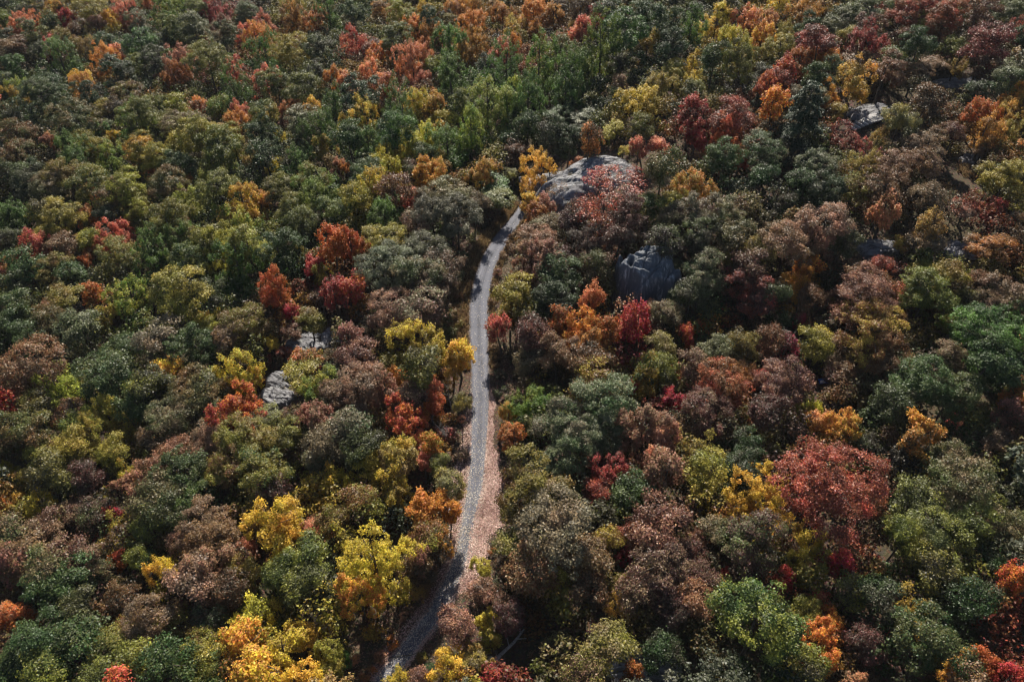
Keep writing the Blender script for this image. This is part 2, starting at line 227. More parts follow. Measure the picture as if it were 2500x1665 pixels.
def hit(px, py, hc=0.0):
    """Where the line of sight through a photo pixel meets the surface hc metres above the terrain."""
    d = ray(px, py)
    t0, t1 = 60.0, 700.0
    t = t0
    step = 8.0
    while t < t1:
        x, y, z = d.x * t, d.y * t, CAM_H + d.z * t
        if z < terrain(x, y) + hc:
            break
        t += step
    lo, hi = t - step, t
    for _ in range(9):
        m = 0.5 * (lo + hi)
        if CAM_H + d.z * m < terrain(d.x * m, d.y * m) + hc:
            hi = m
        else:
            lo = m
    return d.x * hi, d.y * hi, hi


def project(x, y, z):
    cp, sp = math.cos(PITCH), math.sin(PITCH)
    dz = z - CAM_H
    dep = y * cp - dz * sp
    up = y * sp + dz * cp
    return 1250 + F_PX * x / dep, 832.5 - F_PX * up / dep, dep


def mesh_from(name, verts, faces, mat=None, smooth=False, attrs=None):
    me = bpy.data.meshes.new(name)
    verts = np.asarray(verts, dtype=np.float32)
    faces = np.asarray(faces, dtype=np.int32)
    k = faces.shape[1]
    me.vertices.add(len(verts))
    me.vertices.foreach_set("co", verts.ravel())
    me.loops.add(faces.size)
    me.loops.foreach_set("vertex_index", faces.ravel())
    me.polygons.add(len(faces))
    me.polygons.foreach_set("loop_start", np.arange(0, faces.size, k, dtype=np.int32))
    me.polygons.foreach_set("loop_total", np.full(len(faces), k, dtype=np.int32))
    if smooth:
        me.polygons.foreach_set("use_smooth", np.ones(len(faces), dtype=bool))
    for an, vals in (attrs or {}).items():
        vals = np.asarray(vals, dtype=np.float32)
        if vals.ndim == 2:
            a = me.attributes.new(an, 'FLOAT_COLOR', 'FACE')
            a.data.foreach_set("color", np.concatenate([vals, np.ones((len(vals), 1), np.float32)], axis=1).ravel())
        else:
            a = me.attributes.new(an, 'FLOAT', 'FACE')
            a.data.foreach_set("value", vals)
    me.update(calc_edges=True)
    if mat is not None:
        me.materials.append(mat)
    return me


def link(name, data, parent=None):
    o = bpy.data.objects.new(name, data)
    COL.objects.link(o)
    if parent is not None:
        o.parent = parent
    return o


def tag(o, label=None, category=None, group=None, kind=None):
    if label:
        o["label"] = label
    if category:
        o["category"] = category
    if group:
        o["group"] = group
    if kind:
        o["kind"] = kind
    return o


# ---------------------------------------------------------------- materials
class Nodes:
    def __init__(self, name):
        self.m = bpy.data.materials.new(name)
        self.m.use_nodes = True
        self.t = self.m.node_tree
        self.t.nodes.clear()
        self.out = self.n("ShaderNodeOutputMaterial")

    def n(self, kind, **kw):
        nd = self.t.nodes.new(kind)
        for k, v in kw.items():
            setattr(nd, k, v)
        return nd

    def l(self, a, b):
        self.t.links.new(a, b)

    def math(self, op, a, b=None, c=None, clamp=False):
        nd = self.n("ShaderNodeMath", operation=op, use_clamp=clamp)
        for i, v in enumerate((a, b, c)):
            if v is None:
                continue
            if isinstance(v, (int, float)):
                nd.inputs[i].default_value = v
            else:
                self.l(v, nd.inputs[i])
        return nd.outputs[0]

    def mix(self, fac, a, b, blend='MIX'):
        nd = self.n("ShaderNodeMix", data_type='RGBA', blend_type=blend)
        for i, v in ((0, fac), (6, a), (7, b)):
            if isinstance(v, (int, float)):
                nd.inputs[i].default_value = v
            elif isinstance(v, tuple):
                nd.inputs[i].default_value = (*v, 1.0)
            else:
                self.l(v, nd.inputs[i])
        return nd.outputs[2]

    def noise(self, vec, scale, detail=4.0, rough=0.55, distortion=0.0):
        nd = self.n("ShaderNodeTexNoise")
        self.l(vec, nd.inputs["Vector"])
        nd.inputs["Scale"].default_value = scale
        nd.inputs["Detail"].default_value = detail
        nd.inputs["Roughness"].default_value = rough
        nd.inputs["Distortion"].default_value = distortion
        return nd.outputs[0]

    def ramp(self, fac, stops):
        nd = self.n("ShaderNodeValToRGB")
        el = nd.color_ramp.elements
        while len(el) < len(stops):
            el.new(0.5)
        for e, (p, c) in zip(el, stops):
            e.position = p
            e.color = (*c, 1.0) if isinstance(c, tuple) else (c, c, c, 1.0)
        self.l(fac, nd.inputs[0])
        return nd.outputs[0]

    def bump(self, height, strength, dist=0.1):
        nd = self.n("ShaderNodeBump")
        nd.inputs["Strength"].default_value = strength
        nd.inputs["Distance"].default_value = dist
        self.l(height, nd.inputs["Height"])
        return nd.outputs[0]

    def surface(self, color, rough=0.8, spec=0.3, normal=None):
        p = self.n("ShaderNodeBsdfPrincipled")
        if isinstance(color, tuple):
            p.inputs["Base Color"].default_value = (*color, 1)
        else:
            self.l(color, p.inputs["Base Color"])
        p.inputs["Roughness"].default_value = rough
        p.inputs["Specular IOR Level"].default_value = spec
        if normal is not None:
            self.l(normal, p.inputs["Normal"])
        self.l(p.outputs[0], self.out.inputs[0])
        return p


def leaf_material(name, translucency=0.42, gloss_rough=0.42, spec=0.5, by_object=True, palette=None):
    g = Nodes(name)
    tc = g.n("ShaderNodeTexCoord")
    rnd = g.n("ShaderNodeAttribute", attribute_type='GEOMETRY', attribute_name="leaf_random").outputs["Fac"]
    clump = g.n("ShaderNodeAttribute", attribute_type='GEOMETRY', attribute_name="clump_random").outputs["Fac"]
    if by_object:
        oi = g.n("ShaderNodeObjectInfo")
        main = oi.outputs["Color"]
        accent = g.n("ShaderNodeAttribute", attribute_type='OBJECT', attribute_name="accent").outputs["Color"]
        off = g.n("ShaderNodeVectorMath", operation='ADD')
        g.l(tc.outputs["Object"], off.inputs[0])
        sc = g.n("ShaderNodeVectorMath", operation='SCALE')
        sc.inputs[0].default_value = (37.0, 53.0, 71.0)
        g.l(oi.outputs["Random"], sc.inputs["Scale"])
        g.l(sc.outputs[0], off.inputs[1])
        nz = g.noise(off.outputs[0], 0.22, 3.0)
        f = g.math('ADD', g.math('MULTIPLY_ADD', nz, 3.0, -1.45), g.math('MULTIPLY', clump, 0.5))
        f = g.math('ADD', f, g.math('MULTIPLY_ADD', rnd, 0.9, -0.42), clamp=True)
        col = g.mix(f, main, accent)
    else:
        col = g.ramp(clump, palette) if palette else g.n("ShaderNodeAttribute", attribute_type='GEOMETRY', attribute_name="tint").outputs["Color"]
    hsv = g.n("ShaderNodeHueSaturation")
    g.l(col, hsv.inputs["Color"])
    g.l(g.math('MULTIPLY_ADD', rnd, 0.05, 0.475), hsv.inputs["Hue"])
    g.l(g.math('MULTIPLY_ADD', g.math('FRACT', g.math('MULTIPLY', rnd, 7.31)), 0.75, g.math('MULTIPLY_ADD', clump, 0.55, 0.33)), hsv.inputs["Value"])
    p = g.n("ShaderNodeBsdfPrincipled")
    g.l(hsv.outputs[0], p.inputs["Base Color"])
    p.inputs["Roughness"].default_value = gloss_rough
    p.inputs["Specular IOR Level"].default_value = spec
    tr = g.n("ShaderNodeBsdfTranslucent")
    gm = g.n("ShaderNodeGamma")
    gm.inputs[1].default_value = 1.0
    g.l(hsv.outputs[0], gm.inputs[0])
    g.l(gm.outputs[0], tr.inputs[0])
    mx = g.n("ShaderNodeMixShader")
    mx.inputs[0].default_value = translucency
    g.l(p.outputs[0], mx.inputs[1])
    g.l(tr.outputs[0], mx.inputs[2])
    g.l(mx.outputs[0], g.out.inputs[0])
    return g.m


M_LEAF = leaf_material("oak_leaf", 0.27, 0.45, 0.26)
M_LEAF_SOFT = leaf_material("maple_leaf", 0.40, 0.5, 0.22)
M_NEEDLE = leaf_material("pine_needle", 0.12, 0.5, 0.3)


def bark_material(name, dark, pale):
    g = Nodes(name)
    tc = g.n("ShaderNodeTexCoord")
    mp = g.n("ShaderNodeMapping")
    mp.inputs["Scale"].default_value = (1, 1, 0.18)
    g.l(tc.outputs["Object"], mp.inputs["Vector"])
    nz = g.noise(mp.outputs[0], 7.0, 5.0)
    g.surface(g.ramp(nz, [(0.3, dark), (0.7, pale)]), 0.9, 0.2, g.bump(nz, 0.8, 0.05))
    return g.m


M_BARK = bark_material("grey_brown_bark", (0.035, 0.028, 0.022), (0.13, 0.11, 0.09))
M_DEAD = bark_material("bleached_bark", (0.16, 0.145, 0.135), (0.42, 0.39, 0.37))


def ground_material():
    g = Nodes("leaf_litter_ground")
    tc = g.n("ShaderNodeTexCoord")
    v = tc.outputs["Object"]
    big = g.noise(v, 0.06, 4.0)
    fine = g.noise(v, 2.4, 6.0, 0.7)
    vor = g.n("ShaderNodeTexVoronoi")
    g.l(v, vor.inputs["Vector"])
    vor.inputs["Scale"].default_value = 3.2
    base = g.ramp(fine, [(0.3, (0.022, 0.016, 0.011)), (0.55, (0.075, 0.05, 0.033)), (0.72, (0.15, 0.098, 0.062))])
    leafy = g.mix(0.35, base, vor.outputs["Color"], 'SOFT_LIGHT')
    mossy = g.mix(g.ramp(big, [(0.45, 0.0), (0.65, 0.6)]), leafy, (0.06, 0.055, 0.025))
    g.surface(mossy, 0.95, 0.2, g.bump(fine, 0.9, 0.25))
    return g.m


def road_material():
    g = Nodes("worn_gravel_road")
    tc = g.n("ShaderNodeTexCoord")
    v = tc.outputs["Object"]
    uv = g.n("ShaderNodeUVMap").outputs[0]
    fine = g.noise(v, 9.0, 6.0, 0.75)
    patch = g.noise(v, 0.5, 4.0, 0.6)
    sep = g.n("ShaderNodeSeparateXYZ")
    g.l(uv, sep.inputs[0])
    # lengthwise wheel wear: two paler tracks and streaks along the road
    mp = g.n("ShaderNodeMapping")
    mp.inputs["Scale"].default_value = (9.0, 0.05, 1.0)
    g.l(uv, mp.inputs["Vector"])
    streak = g.noise(mp.outputs[0], 1.0, 4.0, 0.6)
    wave = g.math('COSINE', g.math('MULTIPLY', g.math('SUBTRACT', sep.outputs[0], 0.5), 12.5))
    track = g.math('MULTIPLY_ADD', wave, -0.09, 0.05)
    k = g.math('ADD', g.math('MULTIPLY_ADD', fine, 0.5, -0.05), g.math('MULTIPLY', patch, 0.42))
    k = g.math('ADD', k, g.math('ADD', track, g.math('MULTIPLY_ADD', streak, 0.6, -0.30)))
    col = g.ramp(k, [(0.1, (0.035, 0.036, 0.043)), (0.4, (0.088, 0.091, 0.112)), (0.62, (0.130, 0.133, 0.158)), (0.9, (0.24, 0.24, 0.26))])
    edge = g.math('ABSOLUTE', g.math('SUBTRACT', sep.outputs[0], 0.5))
    en = g.math('ADD', edge, g.math('MULTIPLY_ADD', g.noise(v, 1.3, 4.0), 0.22, -0.11))
    col = g.mix(g.ramp(en, [(0.40, 0.0), (0.5, 0.75)]), col, (0.10, 0.078, 0.062))
    # narrow cracks across the surface
    crk = g.n("ShaderNodeTexVoronoi", feature='DISTANCE_TO_EDGE')
    mp2 = g.n("ShaderNodeMapping")
    mp2.inputs["Scale"].default_value = (0.22, 0.55, 1.0)
    g.l(v, mp2.inputs["Vector"])
    g.l(mp2.outputs[0], crk.inputs["Vector"])
    crk.inputs["Scale"].default_value = 0.8
    cm = g.math('MULTIPLY', g.ramp(crk.outputs["Distance"], [(0.0, 1.0), (0.025, 0.0)]), g.ramp(g.noise(v, 0.2), [(0.5, 0.0), (0.6, 0.7)]))
    col = g.mix(cm, col, (0.03, 0.03, 0.033))
    g.surface(col, 0.85, 0.3, g.bump(fine, 0.5, 0.04))
    return g.m


def rock_material(name="lichened_gneiss", tint=(1, 1, 1)):
    g = Nodes(name)
    tc = g.n("ShaderNodeTexCoord")
    v = tc.outputs["Object"]
    mp = g.n("ShaderNodeMapping")
    mp.inputs["Scale"].default_value = (0.10, 0.9, 1.2)
    mp.inputs["Rotation"].default_value = (0.2, 0.1, 0.35)
    g.l(v, mp.inputs["Vector"])
    band = g.noise(mp.outputs[0], 1.7, 7.0, 0.65, 0.5)
    fine = g.noise(v, 4.0, 6.0, 0.7)
    lich = g.noise(v, 0.7, 5.0, 0.6)
    col = g.ramp(band, [(0.28, (0.07, 0.07, 0.078)), (0.42, (0.22, 0.22, 0.24)), (0.58, (0.33, 0.327, 0.335)), (0.78, (0.46, 0.45, 0.445))])
    col = g.mix(g.ramp(lich, [(0.5, 0.0), (0.68, 0.55)]), col, (0.30, 0.33, 0.31))
    col = g.mix(g.math('MULTIPLY_ADD', fine, 0.7, -0.05), col, (0.12, 0.115, 0.12))
    mp3 = g.n("ShaderNodeMapping")
    mp3.inputs["Scale"].default_value = (0.16, 0.55, 0.6)
    mp3.inputs["Rotation"].default_value = (0.0, 0.0, 0.45)
    g.l(v, mp3.inputs["Vector"])
    fis = g.math('ABSOLUTE', g.math('SUBTRACT', g.noise(mp3.outputs[0], 1.4, 5.0, 0.6, 0.8), 0.5))
    fm = g.ramp(fis, [(0.0, 1.0), (0.022, 0.0)])
    col = g.mix(g.math('MULTIPLY', fm, 0.85), col, (0.03, 0.03, 0.034))
    soil = g.ramp(g.noise(v, 0.33, 5.0, 0.65), [(0.58, 0.0), (0.66, 0.8)])
    col = g.mix(soil, col, (0.10, 0.075, 0.045))
    h = g.math('SUBTRACT', g.math('ADD', band, g.math('MULTIPLY', fine, 0.35)), g.math('MULTIPLY', fm, 0.8))
    g.surface(col, 0.85, 0.3, g.bump(h, 1.0, 0.4))
    return g.m


def plain_material(name, color, var=0.35, rough=0.85, scale=3.0):
    g = Nodes(name)
    tc = g.n("ShaderNodeTexCoord")
    nz = g.noise(tc.outputs["Object"], scale, 5.0, 0.65)
    lo = tuple(c * (1 - var) for c in color)
    hi = tuple(min(1, c * (1 + var)) for c in color)
    g.surface(g.ramp(nz, [(0.3, lo), (0.7, hi)]), rough, 0.3, g.bump(nz, 0.4, 0.05))
    return g.m


def cliff_material():
    g = Nodes("shaded_dark_gneiss")
    tc = g.n("ShaderNodeTexCoord")
    mp = g.n("ShaderNodeMapping")
    mp.inputs["Rotation"].default_value = (0, math.radians(28), 0)
    mp.inputs["Scale"].default_value = (1.5, 0.7, 0.16)
    g.l(tc.outputs["Object"], mp.inputs["Vector"])
    st = g.noise(mp.outputs[0], 1.6, 7.0, 0.7, 0.4)
    pa = g.noise(tc.outputs["Object"], 0.35, 3.0)
    k = g.math('MULTIPLY', g.ramp(st, [(0.5, 0.0), (0.66, 1.0)]), g.ramp(pa, [(0.46, 0.05), (0.62, 1.0)]))
    col = g.mix(k, (0.075, 0.088, 0.105), (0.50, 0.51, 0.52))  # the face's blue shade and its sunlit streaks are put into the colour
    g.surface(col, 0.6, 0.4, g.bump(st, 1.0, 0.3))
    return g.m


M_CLIFF = cliff_material()
M_GROUND, M_ROAD, M_ROCK = ground_material(), road_material(), rock_material()
M_STONE = plain_material("cut_stone", (0.42, 0.41, 0.40))
M_CONCRETE = plain_material("weathered_concrete", (0.24, 0.235, 0.235), 0.25)
M_BLUE = plain_material("blue_plastic", (0.02, 0.10, 0.42), 0.3, 0.35)
M_WHITE = plain_material("white_highlight", (0.8, 0.8, 0.82), 0.05, 0.35)

# ---------------------------------------------------------------- terrain: one sheet out to the horizon
def axis(a, b, step, far):
    core = list(np.arange(a, b + 0.01, step))
    lo, hi, s = [], [], step
    x, y = a, b
    while y < far:
        s *= 1.35
        x -= s
        y += s
        lo.append(x)
        hi.append(y)
    return np.array(lo[::-1] + core + hi)


gx, gy = axis(-230, 230, 1.75, 4200), axis(10, 360, 1.75, 4200)
verts = [(x, y, terrain(x, y)) for y in gy for x in gx]
nx, ny = len(gx), len(gy)
ii = (np.arange(ny - 1)[:, None] * nx + np.arange(nx - 1)[None, :]).ravel()
faces = np.stack([ii, ii + 1, ii + nx + 1, ii + nx], axis=1)
ground = link("forest_ground", mesh_from("forest_ground", verts, faces, M_GROUND, True))
tag(ground, "dark brown forest floor covered with fallen leaves", kind="structure")

# ---------------------------------------------------------------- road
def road_frame(i):
    a, b = RA[max(0, i - 1)], RA[min(len(RA) - 1, i + 1)]
    t = Vector((b[0] - a[0], b[1] - a[1], 0)).normalized()
    return t, Vector((-t.y, t.x, 0))                           # along, and across (towards photo right, since the road runs to the camera)


rv, rf, ruv = [], [], []
length = 0.0
NX = 9
for i in range(len(RA)):
    t, s = road_frame(i)
    if i:
        length += math.hypot(RA[i][0] - RA[i - 1][0], RA[i][1] - RA[i - 1][1])
    for k in range(NX + 2):
        u = min(1.0, max(0.0, (k - 1) / (NX - 1)))
        wob = 1.0 + 0.12 * noise.noise((RA[i][0] * 0.4, RA[i][1] * 0.4, 5.0 if u > 0.5 else 9.0)) + 0.10 * noise.noise((RA[i][0] * 1.3, RA[i][1] * 1.3, 5.0 if u > 0.5 else 9.0))
        w = RA[i][2] * wob * (2 * u - 1)
        z = 0.07 + 0.05 * (1 - (2 * u - 1) ** 2)
        if k in (0, NX + 1):
            z, w = -0.12, w * 1.06
        rv.append((RA[i][0] + s.x * w, RA[i][1] + s.y * w, z))
        ruv.append((u, length))
W = NX + 2
for i in range(len(RA) - 1):
    for k in range(W - 1):
        rf.append((i * W + k, i * W + k + 1, (i + 1) * W + k + 1, (i + 1) * W + k))
rme = mesh_from("forest_road", rv, rf, M_ROAD, True)
uvl = rme.uv_layers.new(name="UVMap")
idx = np.empty(len(rme.loops), dtype=np.int32)
rme.loops.foreach_get("vertex_index", idx)
uvl.data.foreach_set("uv", np.array(ruv, dtype=np.float32)[idx].ravel())
road = link("forest_road", rme)
tag(road, "narrow grey gravel road curving through the autumn forest", kind="structure")

# ---------------------------------------------------------------- leaf cards and crowns
def rand_dirs(n, r):
    v = r.normal(size=(n, 3))
    return v / np.linalg.norm(v, axis=1, keepdims=True)


def leaf_quads(pos, nrm, size, r, ratio=0.62):
    """One bent kite per leaf spray: n x 4 vertices."""
    n = len(pos)
    a = np.cross(nrm, rand_dirs(n, r))
    a /= np.maximum(np.linalg.norm(a, axis=1, keepdims=True), 1e-6)
    b = np.cross(nrm, a)
    s = size[:, None]
    droop = nrm * s * 0.18
    v = np.stack([pos - a * s * 0.5, pos + b * s * ratio * 0.5 - droop * 0.3, pos + a * s * 0.5 - droop, pos - b * s * ratio * 0.5 - droop * 0.3], axis=1)
    return v.reshape(-1, 3), np.arange(4 * n).reshape(-1, 4)


def lump(dirs, r, amp=0.16, n=7):
    """Smooth random bumps on a sphere of directions."""
    out = np.zeros(len(dirs))
    for _ in range(n):
        k = r.normal(size=3) * r.uniform(1.2, 3.2)
        out += np.sin(dirs @ k + r.uniform(0, 6.28))
    return 1 + amp * out / math.sqrt(n / 2)


def crown_points(W, c, kind, n_leaf, leaf, seed):
    """Leaf positions of one crown: a few limb-borne lobes of different size, each covered with leaf clumps, never one ball."""
    r = np.random.default_rng(seed)
    a = W / 2
    nl = {'oak': 3 + int(W / 2.6), 'maple': 3 + int(W / 3.0), 'birch': 3 + int(W / 2.8), 'shrub': 2}[kind]
    el = r.uniform(0.78, 1.0)
    sx, sy = 1.08, el
    push = r.normal(size=2) * 0.16 * a
    L = []                                                      # lobes: centre, radii
    g0 = r.uniform(0, 6.28)
    for i in range(nl):
        an = g0 + i * 2.39996 + r.uniform(-.5, .5)
        q = math.sqrt((i + 0.35) / nl)
        if kind == 'oak':
            rr = a * r.uniform(0.27, 0.56)
            p = np.array([math.cos(an) * sx, math.sin(an) * sy, 0]) * q * (a - rr * 0.62) * r.uniform(0.8, 1.12)
            p[:2] += push * (1 - q)
            p[2] = c * (0.42 * (1 - q ** 2) + r.uniform(-.45, .28))
            rz = rr * r.uniform(0.70, 0.95) * c / a * 1.15
        elif kind == 'shrub':
            rr = a * r.uniform(0.6, 0.8)
            p = np.array([math.cos(an), math.sin(an), 0]) * q * a * 0.35
            rz = c * 0.8
        else:                                                   # upright leaders: tallest in the middle
            rr = a * r.uniform(0.26, 0.48)
            p = np.array([math.cos(an) * sx, math.sin(an) * sy, 0]) * q * (a - rr * 0.65) * r.uniform(0.8, 1.15)
            p[:2] += push * (1 - q)
            p[2] = c * (0.46 * (1 - q ** 1.5) - 0.24 + r.uniform(-.32, .28))
            rz = c * r.uniform(0.42, 0.62)
        L.append((p, rr, rz))
    if kind != 'shrub':                                         # a hanging skirt low round the trunk
        for i in range(2 + nl // 2):
            an = r.uniform(0, 6.28)
            rr = a * r.uniform(0.26, 0.40)
            L.append((np.array([math.cos(an) * a * 0.5, math.sin(an) * a * 0.5, -c * r.uniform(0.45, 0.85)]), rr, rr * r.uniform(0.7, 1.1)))
    ctr, rc, outs = [], [], []
    for k, (p, rr, rz) in enumerate(L):
        tuft = {'oak': 0.80, 'maple': 0.62, 'birch': 0.60, 'shrub': 0.5}[kind]           # metres: the size of one leaf tuft
        n = int(1.55 * (rr / tuft) ** 1.85) + 4
        d = rand_dirs(n * 2, r)
        d = d[d[:, 2] > -0.45][:n]
        rad = r.uniform(0.62, 1.10, len(d))
        q = p + d * np.array([rr, rr, rz]) * rad[:, None]
        ok = np.ones(len(q), bool)
        for m, (p2, r2, z2) in enumerate(L):
            if m != k:
                ok &= (((q - p2) / np.array([r2, r2, z2])) ** 2).sum(1) > 0.50
        q, d = q[ok], d[ok]
        ctr.append(q)
        outs.append(d)
        rc.append(tuft * r.uniform(0.6, 1.35, len(q)))
    ctr, outs, rc = np.concatenate(ctr), np.concatenate(outs), np.concatenate(rc)
    wgt = rc ** 2
    cnt = np.maximum(8, (n_leaf * wgt / wgt.sum()).astype(int))
    P, N, CR = [], [], []
    for i in range(len(ctr)):
        q = rand_dirs(cnt[i] * 3, r)
        outw = outs[i] * 0.7 + np.array([0, 0, 0.3])
        outw /= np.linalg.norm(outw)
        q = q[(q @ outw > -0.35)][:cnt[i]]
        sq = np.array([1.1, 1.1, 0.72]) if kind in ('oak', 'shrub') else np.array([0.85, 0.85, 1.05])
        spike = 1 + 0.32 * np.sin(q @ (r.normal(size=3) * 5) + 1.0) + 0.18 * np.sin(q @ (r.normal(size=3) * 9))
        shell = r.uniform(0.35, 1.0, len(q)) ** 0.5 * spike
        q2 = q * sq * shell[:, None]
        if kind in ('birch', 'maple'):                          # upright, pointed sprays
            q2 = q2 + np.outer(np.maximum(0, q @ np.array([0, 0, 1.0])) ** 2 * 0.5, [0, 0, 1]) + np.outer(np.maximum(0, q @ outw) ** 3 * 0.35, outw)
        stray = r.random(len(q)) < 0.05
        q2[stray] *= 1.35
        P.append(ctr[i] + q2 * rc[i])
        nn = q * 0.55 + outw * 0.25 + np.array([0, 0, 0.5]) + r.normal(size=q.shape) * 0.48
        N.append(nn / np.linalg.norm(nn, axis=1, keepdims=True))
        CR.append(np.full(len(q), r.random()))
    P, N, CR = np.concatenate(P), np.concatenate(N), np.concatenate(CR)
    size = leaf * r.uniform(0.6, 1.35, len(P))
    return P, N, size, CR, ctr, r


def crown_mesh(name, W, c, kind, n_leaf, leaf, seed, mat):
    P, N, size, CR, ctr, r = crown_points(W, c, kind, n_leaf, leaf, seed)
    v, f = leaf_quads(P, N, size, r)
    me = mesh_from(name, v, f, mat, False, {"leaf_random": r.random(len(P)), "clump_random": CR})
    return me, ctr


def tube(path, radii, sides=6):
    """Tapered tube along a list of points; returns vertices and quads (closed at the tip by the taper)."""
    vs, fs = [], []
    n = len(path)
    for i in range(n):
        p = Vector(path[i])
        a, b = Vector(path[max(0, i - 1)]), Vector(path[min(n - 1, i + 1)])
        t = (b - a).normalized()
        ref = Vector((1, 0, 0)) if abs(t.x) < 0.8 else Vector((0, 1, 0))
        u = t.cross(ref).normalized()
        w = t.cross(u)
        for k in range(sides):
            an = 2 * math.pi * k / sides
            q = p + (u * math.cos(an) + w * math.sin(an)) * radii[i]
            vs.append((q.x, q.y, q.z))
    for i in range(n - 1):
        for k in range(sides):
            k2 = (k + 1) % sides
            fs.append((i * sides + k, i * sides + k2, (i + 1) * sides + k2, (i + 1) * sides + k))
    return vs, fs


def join(parts):
    V, F, o = [], [], 0
    for v, f in parts:
        V += list(v)
        F += [tuple(i + o for i in q) for q in f]
        o += len(v)
    return V, F


def trunk_mesh(name, hc, c, a, ctr, seed, base_r, leaders):
    """Trunk from below the ground to the crown with limbs reaching for its clumps."""
    r = random.Random(seed)
    lean = Vector((r.uniform(-.05, .05), r.uniform(-.05, .05), 0))
    top = hc + c * (0.55 if leaders else 0.25)
    path, rad = [], []
    for i in range(8):
        t = i / 7
        z = -0.6 + t * (top + 0.6)
        path.append((lean.x * z + 0.12 * math.sin(t * 5 + seed), lean.y * z + 0.12 * math.cos(t * 4 + seed), z))
        rad.append(base_r * (1.25 if i == 0 else 1.0) * (1 - 0.8 * t) + 0.02)
    parts = [tube(path, rad, 7)]
    pick = sorted(range(len(ctr)), key=lambda i: r.random())[:9 if not leaders else 7]
    for i in pick:
        tip = Vector(ctr[i]) + Vector((0, 0, hc))
        s = r.uniform(0.42, 0.85)
        z0 = max(1.0, min(top * 0.92, (hc - c * 0.6) + s * c * 0.8))
        k = (z0 + 0.6) / (top + 0.6) * 7
        j = min(6, int(k))
        base = Vector(path[j]).lerp(Vector(path[j + 1]), k - j)
        if tip.z < base.z:
            tip.z = base.z + 0.3
        mid = base.lerp(tip, 0.5) + Vector((r.uniform(-.4, .4), r.uniform(-.4, .4), 0.12 * (tip - base).length))
        rr = base_r * 0.36
        parts.append(tube([base, base.lerp(mid, 0.5), mid, tip], [rr, rr * 0.8, rr * 0.55, 0.03], 5))
    v, f = join(parts)
    return mesh_from(name, v, f, M_BARK, True)


def branch_tree(seed, H, spread, levels=4, sides=5):
    """Leafless tree: forked limbs that end in fine twigs. Returns (trunk and limbs), (twigs)."""
    r = random.Random(seed)
    big, fine = [], []

    def grow(p, d, L, rad, lev):
        pts, p0 = [p], p
        n = 4
        for i in range(n):
            d = (d + Vector((r.uniform(-1, 1), r.uniform(-1, 1), r.uniform(-.5, .8))) * 0.20).normalized()
            p0 = p0 + d * L / n
            pts.append(p0)
        rs = [rad * (1 - 0.5 * i / n) for i in range(n + 1)]
        (big if lev < 2 else fine).append(tube(pts, rs, sides if lev < 2 else 3))
        if lev >= levels:
            return
        for k in range(r.choice((3, 3, 4)) if lev else 5):
            i = r.randint(2, n) if lev else r.randint(2, n)
            ax = Vector((r.uniform(-1, 1), r.uniform(-1, 1), r.uniform(-.25, .7))).normalized()
            nd = (d * (0.75 if lev else 0.55) + ax * spread).normalized()
            grow(pts[i], nd, L * r.uniform(0.45, 0.72), rs[i] * 0.62, lev + 1)
    grow(Vector((0, 0, -0.4)), Vector((r.uniform(-.12, .12), r.uniform(-.12, .12), 1)), H * 0.52, 0.017 * H + 0.03, 0)
    return join(big), join(fine)


# each variant: (crown mesh, trunk mesh, nominal width, nominal half height, nominal height of the crown's middle)
SPEC = {
    'oak':   dict(sizes=((6.0, 5, 8000), (10.0, 9, 19000), (14.5, 5, 36000), (18.0, 1, 54000)), asp=0.86, mat=M_LEAF, leaf=0.245, leaders=False),
    'maple': dict(sizes=((4.5, 4, 4800), (8.0, 7, 12500), (11.5, 4, 23000)), asp=1.18, mat=M_LEAF_SOFT, leaf=0.255, leaders=True),
    'birch': dict(sizes=((5.0, 4, 4600), (8.5, 7, 11500), (12.0, 4, 21000)), asp=1.32, mat=M_LEAF_SOFT, leaf=0.24, leaders=True),
}
VARIANTS = {}
SPEC['sparse'] = dict(sizes=((9.0, 4, 2300),), asp=0.80, mat=M_LEAF, leaf=0.32, leaders=False)
sd = 100
for kind, sp in SPEC.items():
    for W, n, leaves in sp['sizes']:
        for k in range(n):
            sd += 1
            asp = sp['asp'] * R.uniform(0.92, 1.1)
            c = asp * W / 2
            H = 4.5 + 1.08 * W
            hc = max(c + 0.8, H - c)
            me, ctr = crown_mesh("crown_" + kind, W, c, 'oak' if kind == 'sparse' else kind, leaves, sp['leaf'], sd, sp['mat'])
            tm = trunk_mesh("trunk_" + kind, hc, c, W / 2, ctr, sd, 0.11 + 0.017 * W, sp['leaders'])
            VARIANTS.setdefault(kind, []).append((me, tm, W, c, hc))

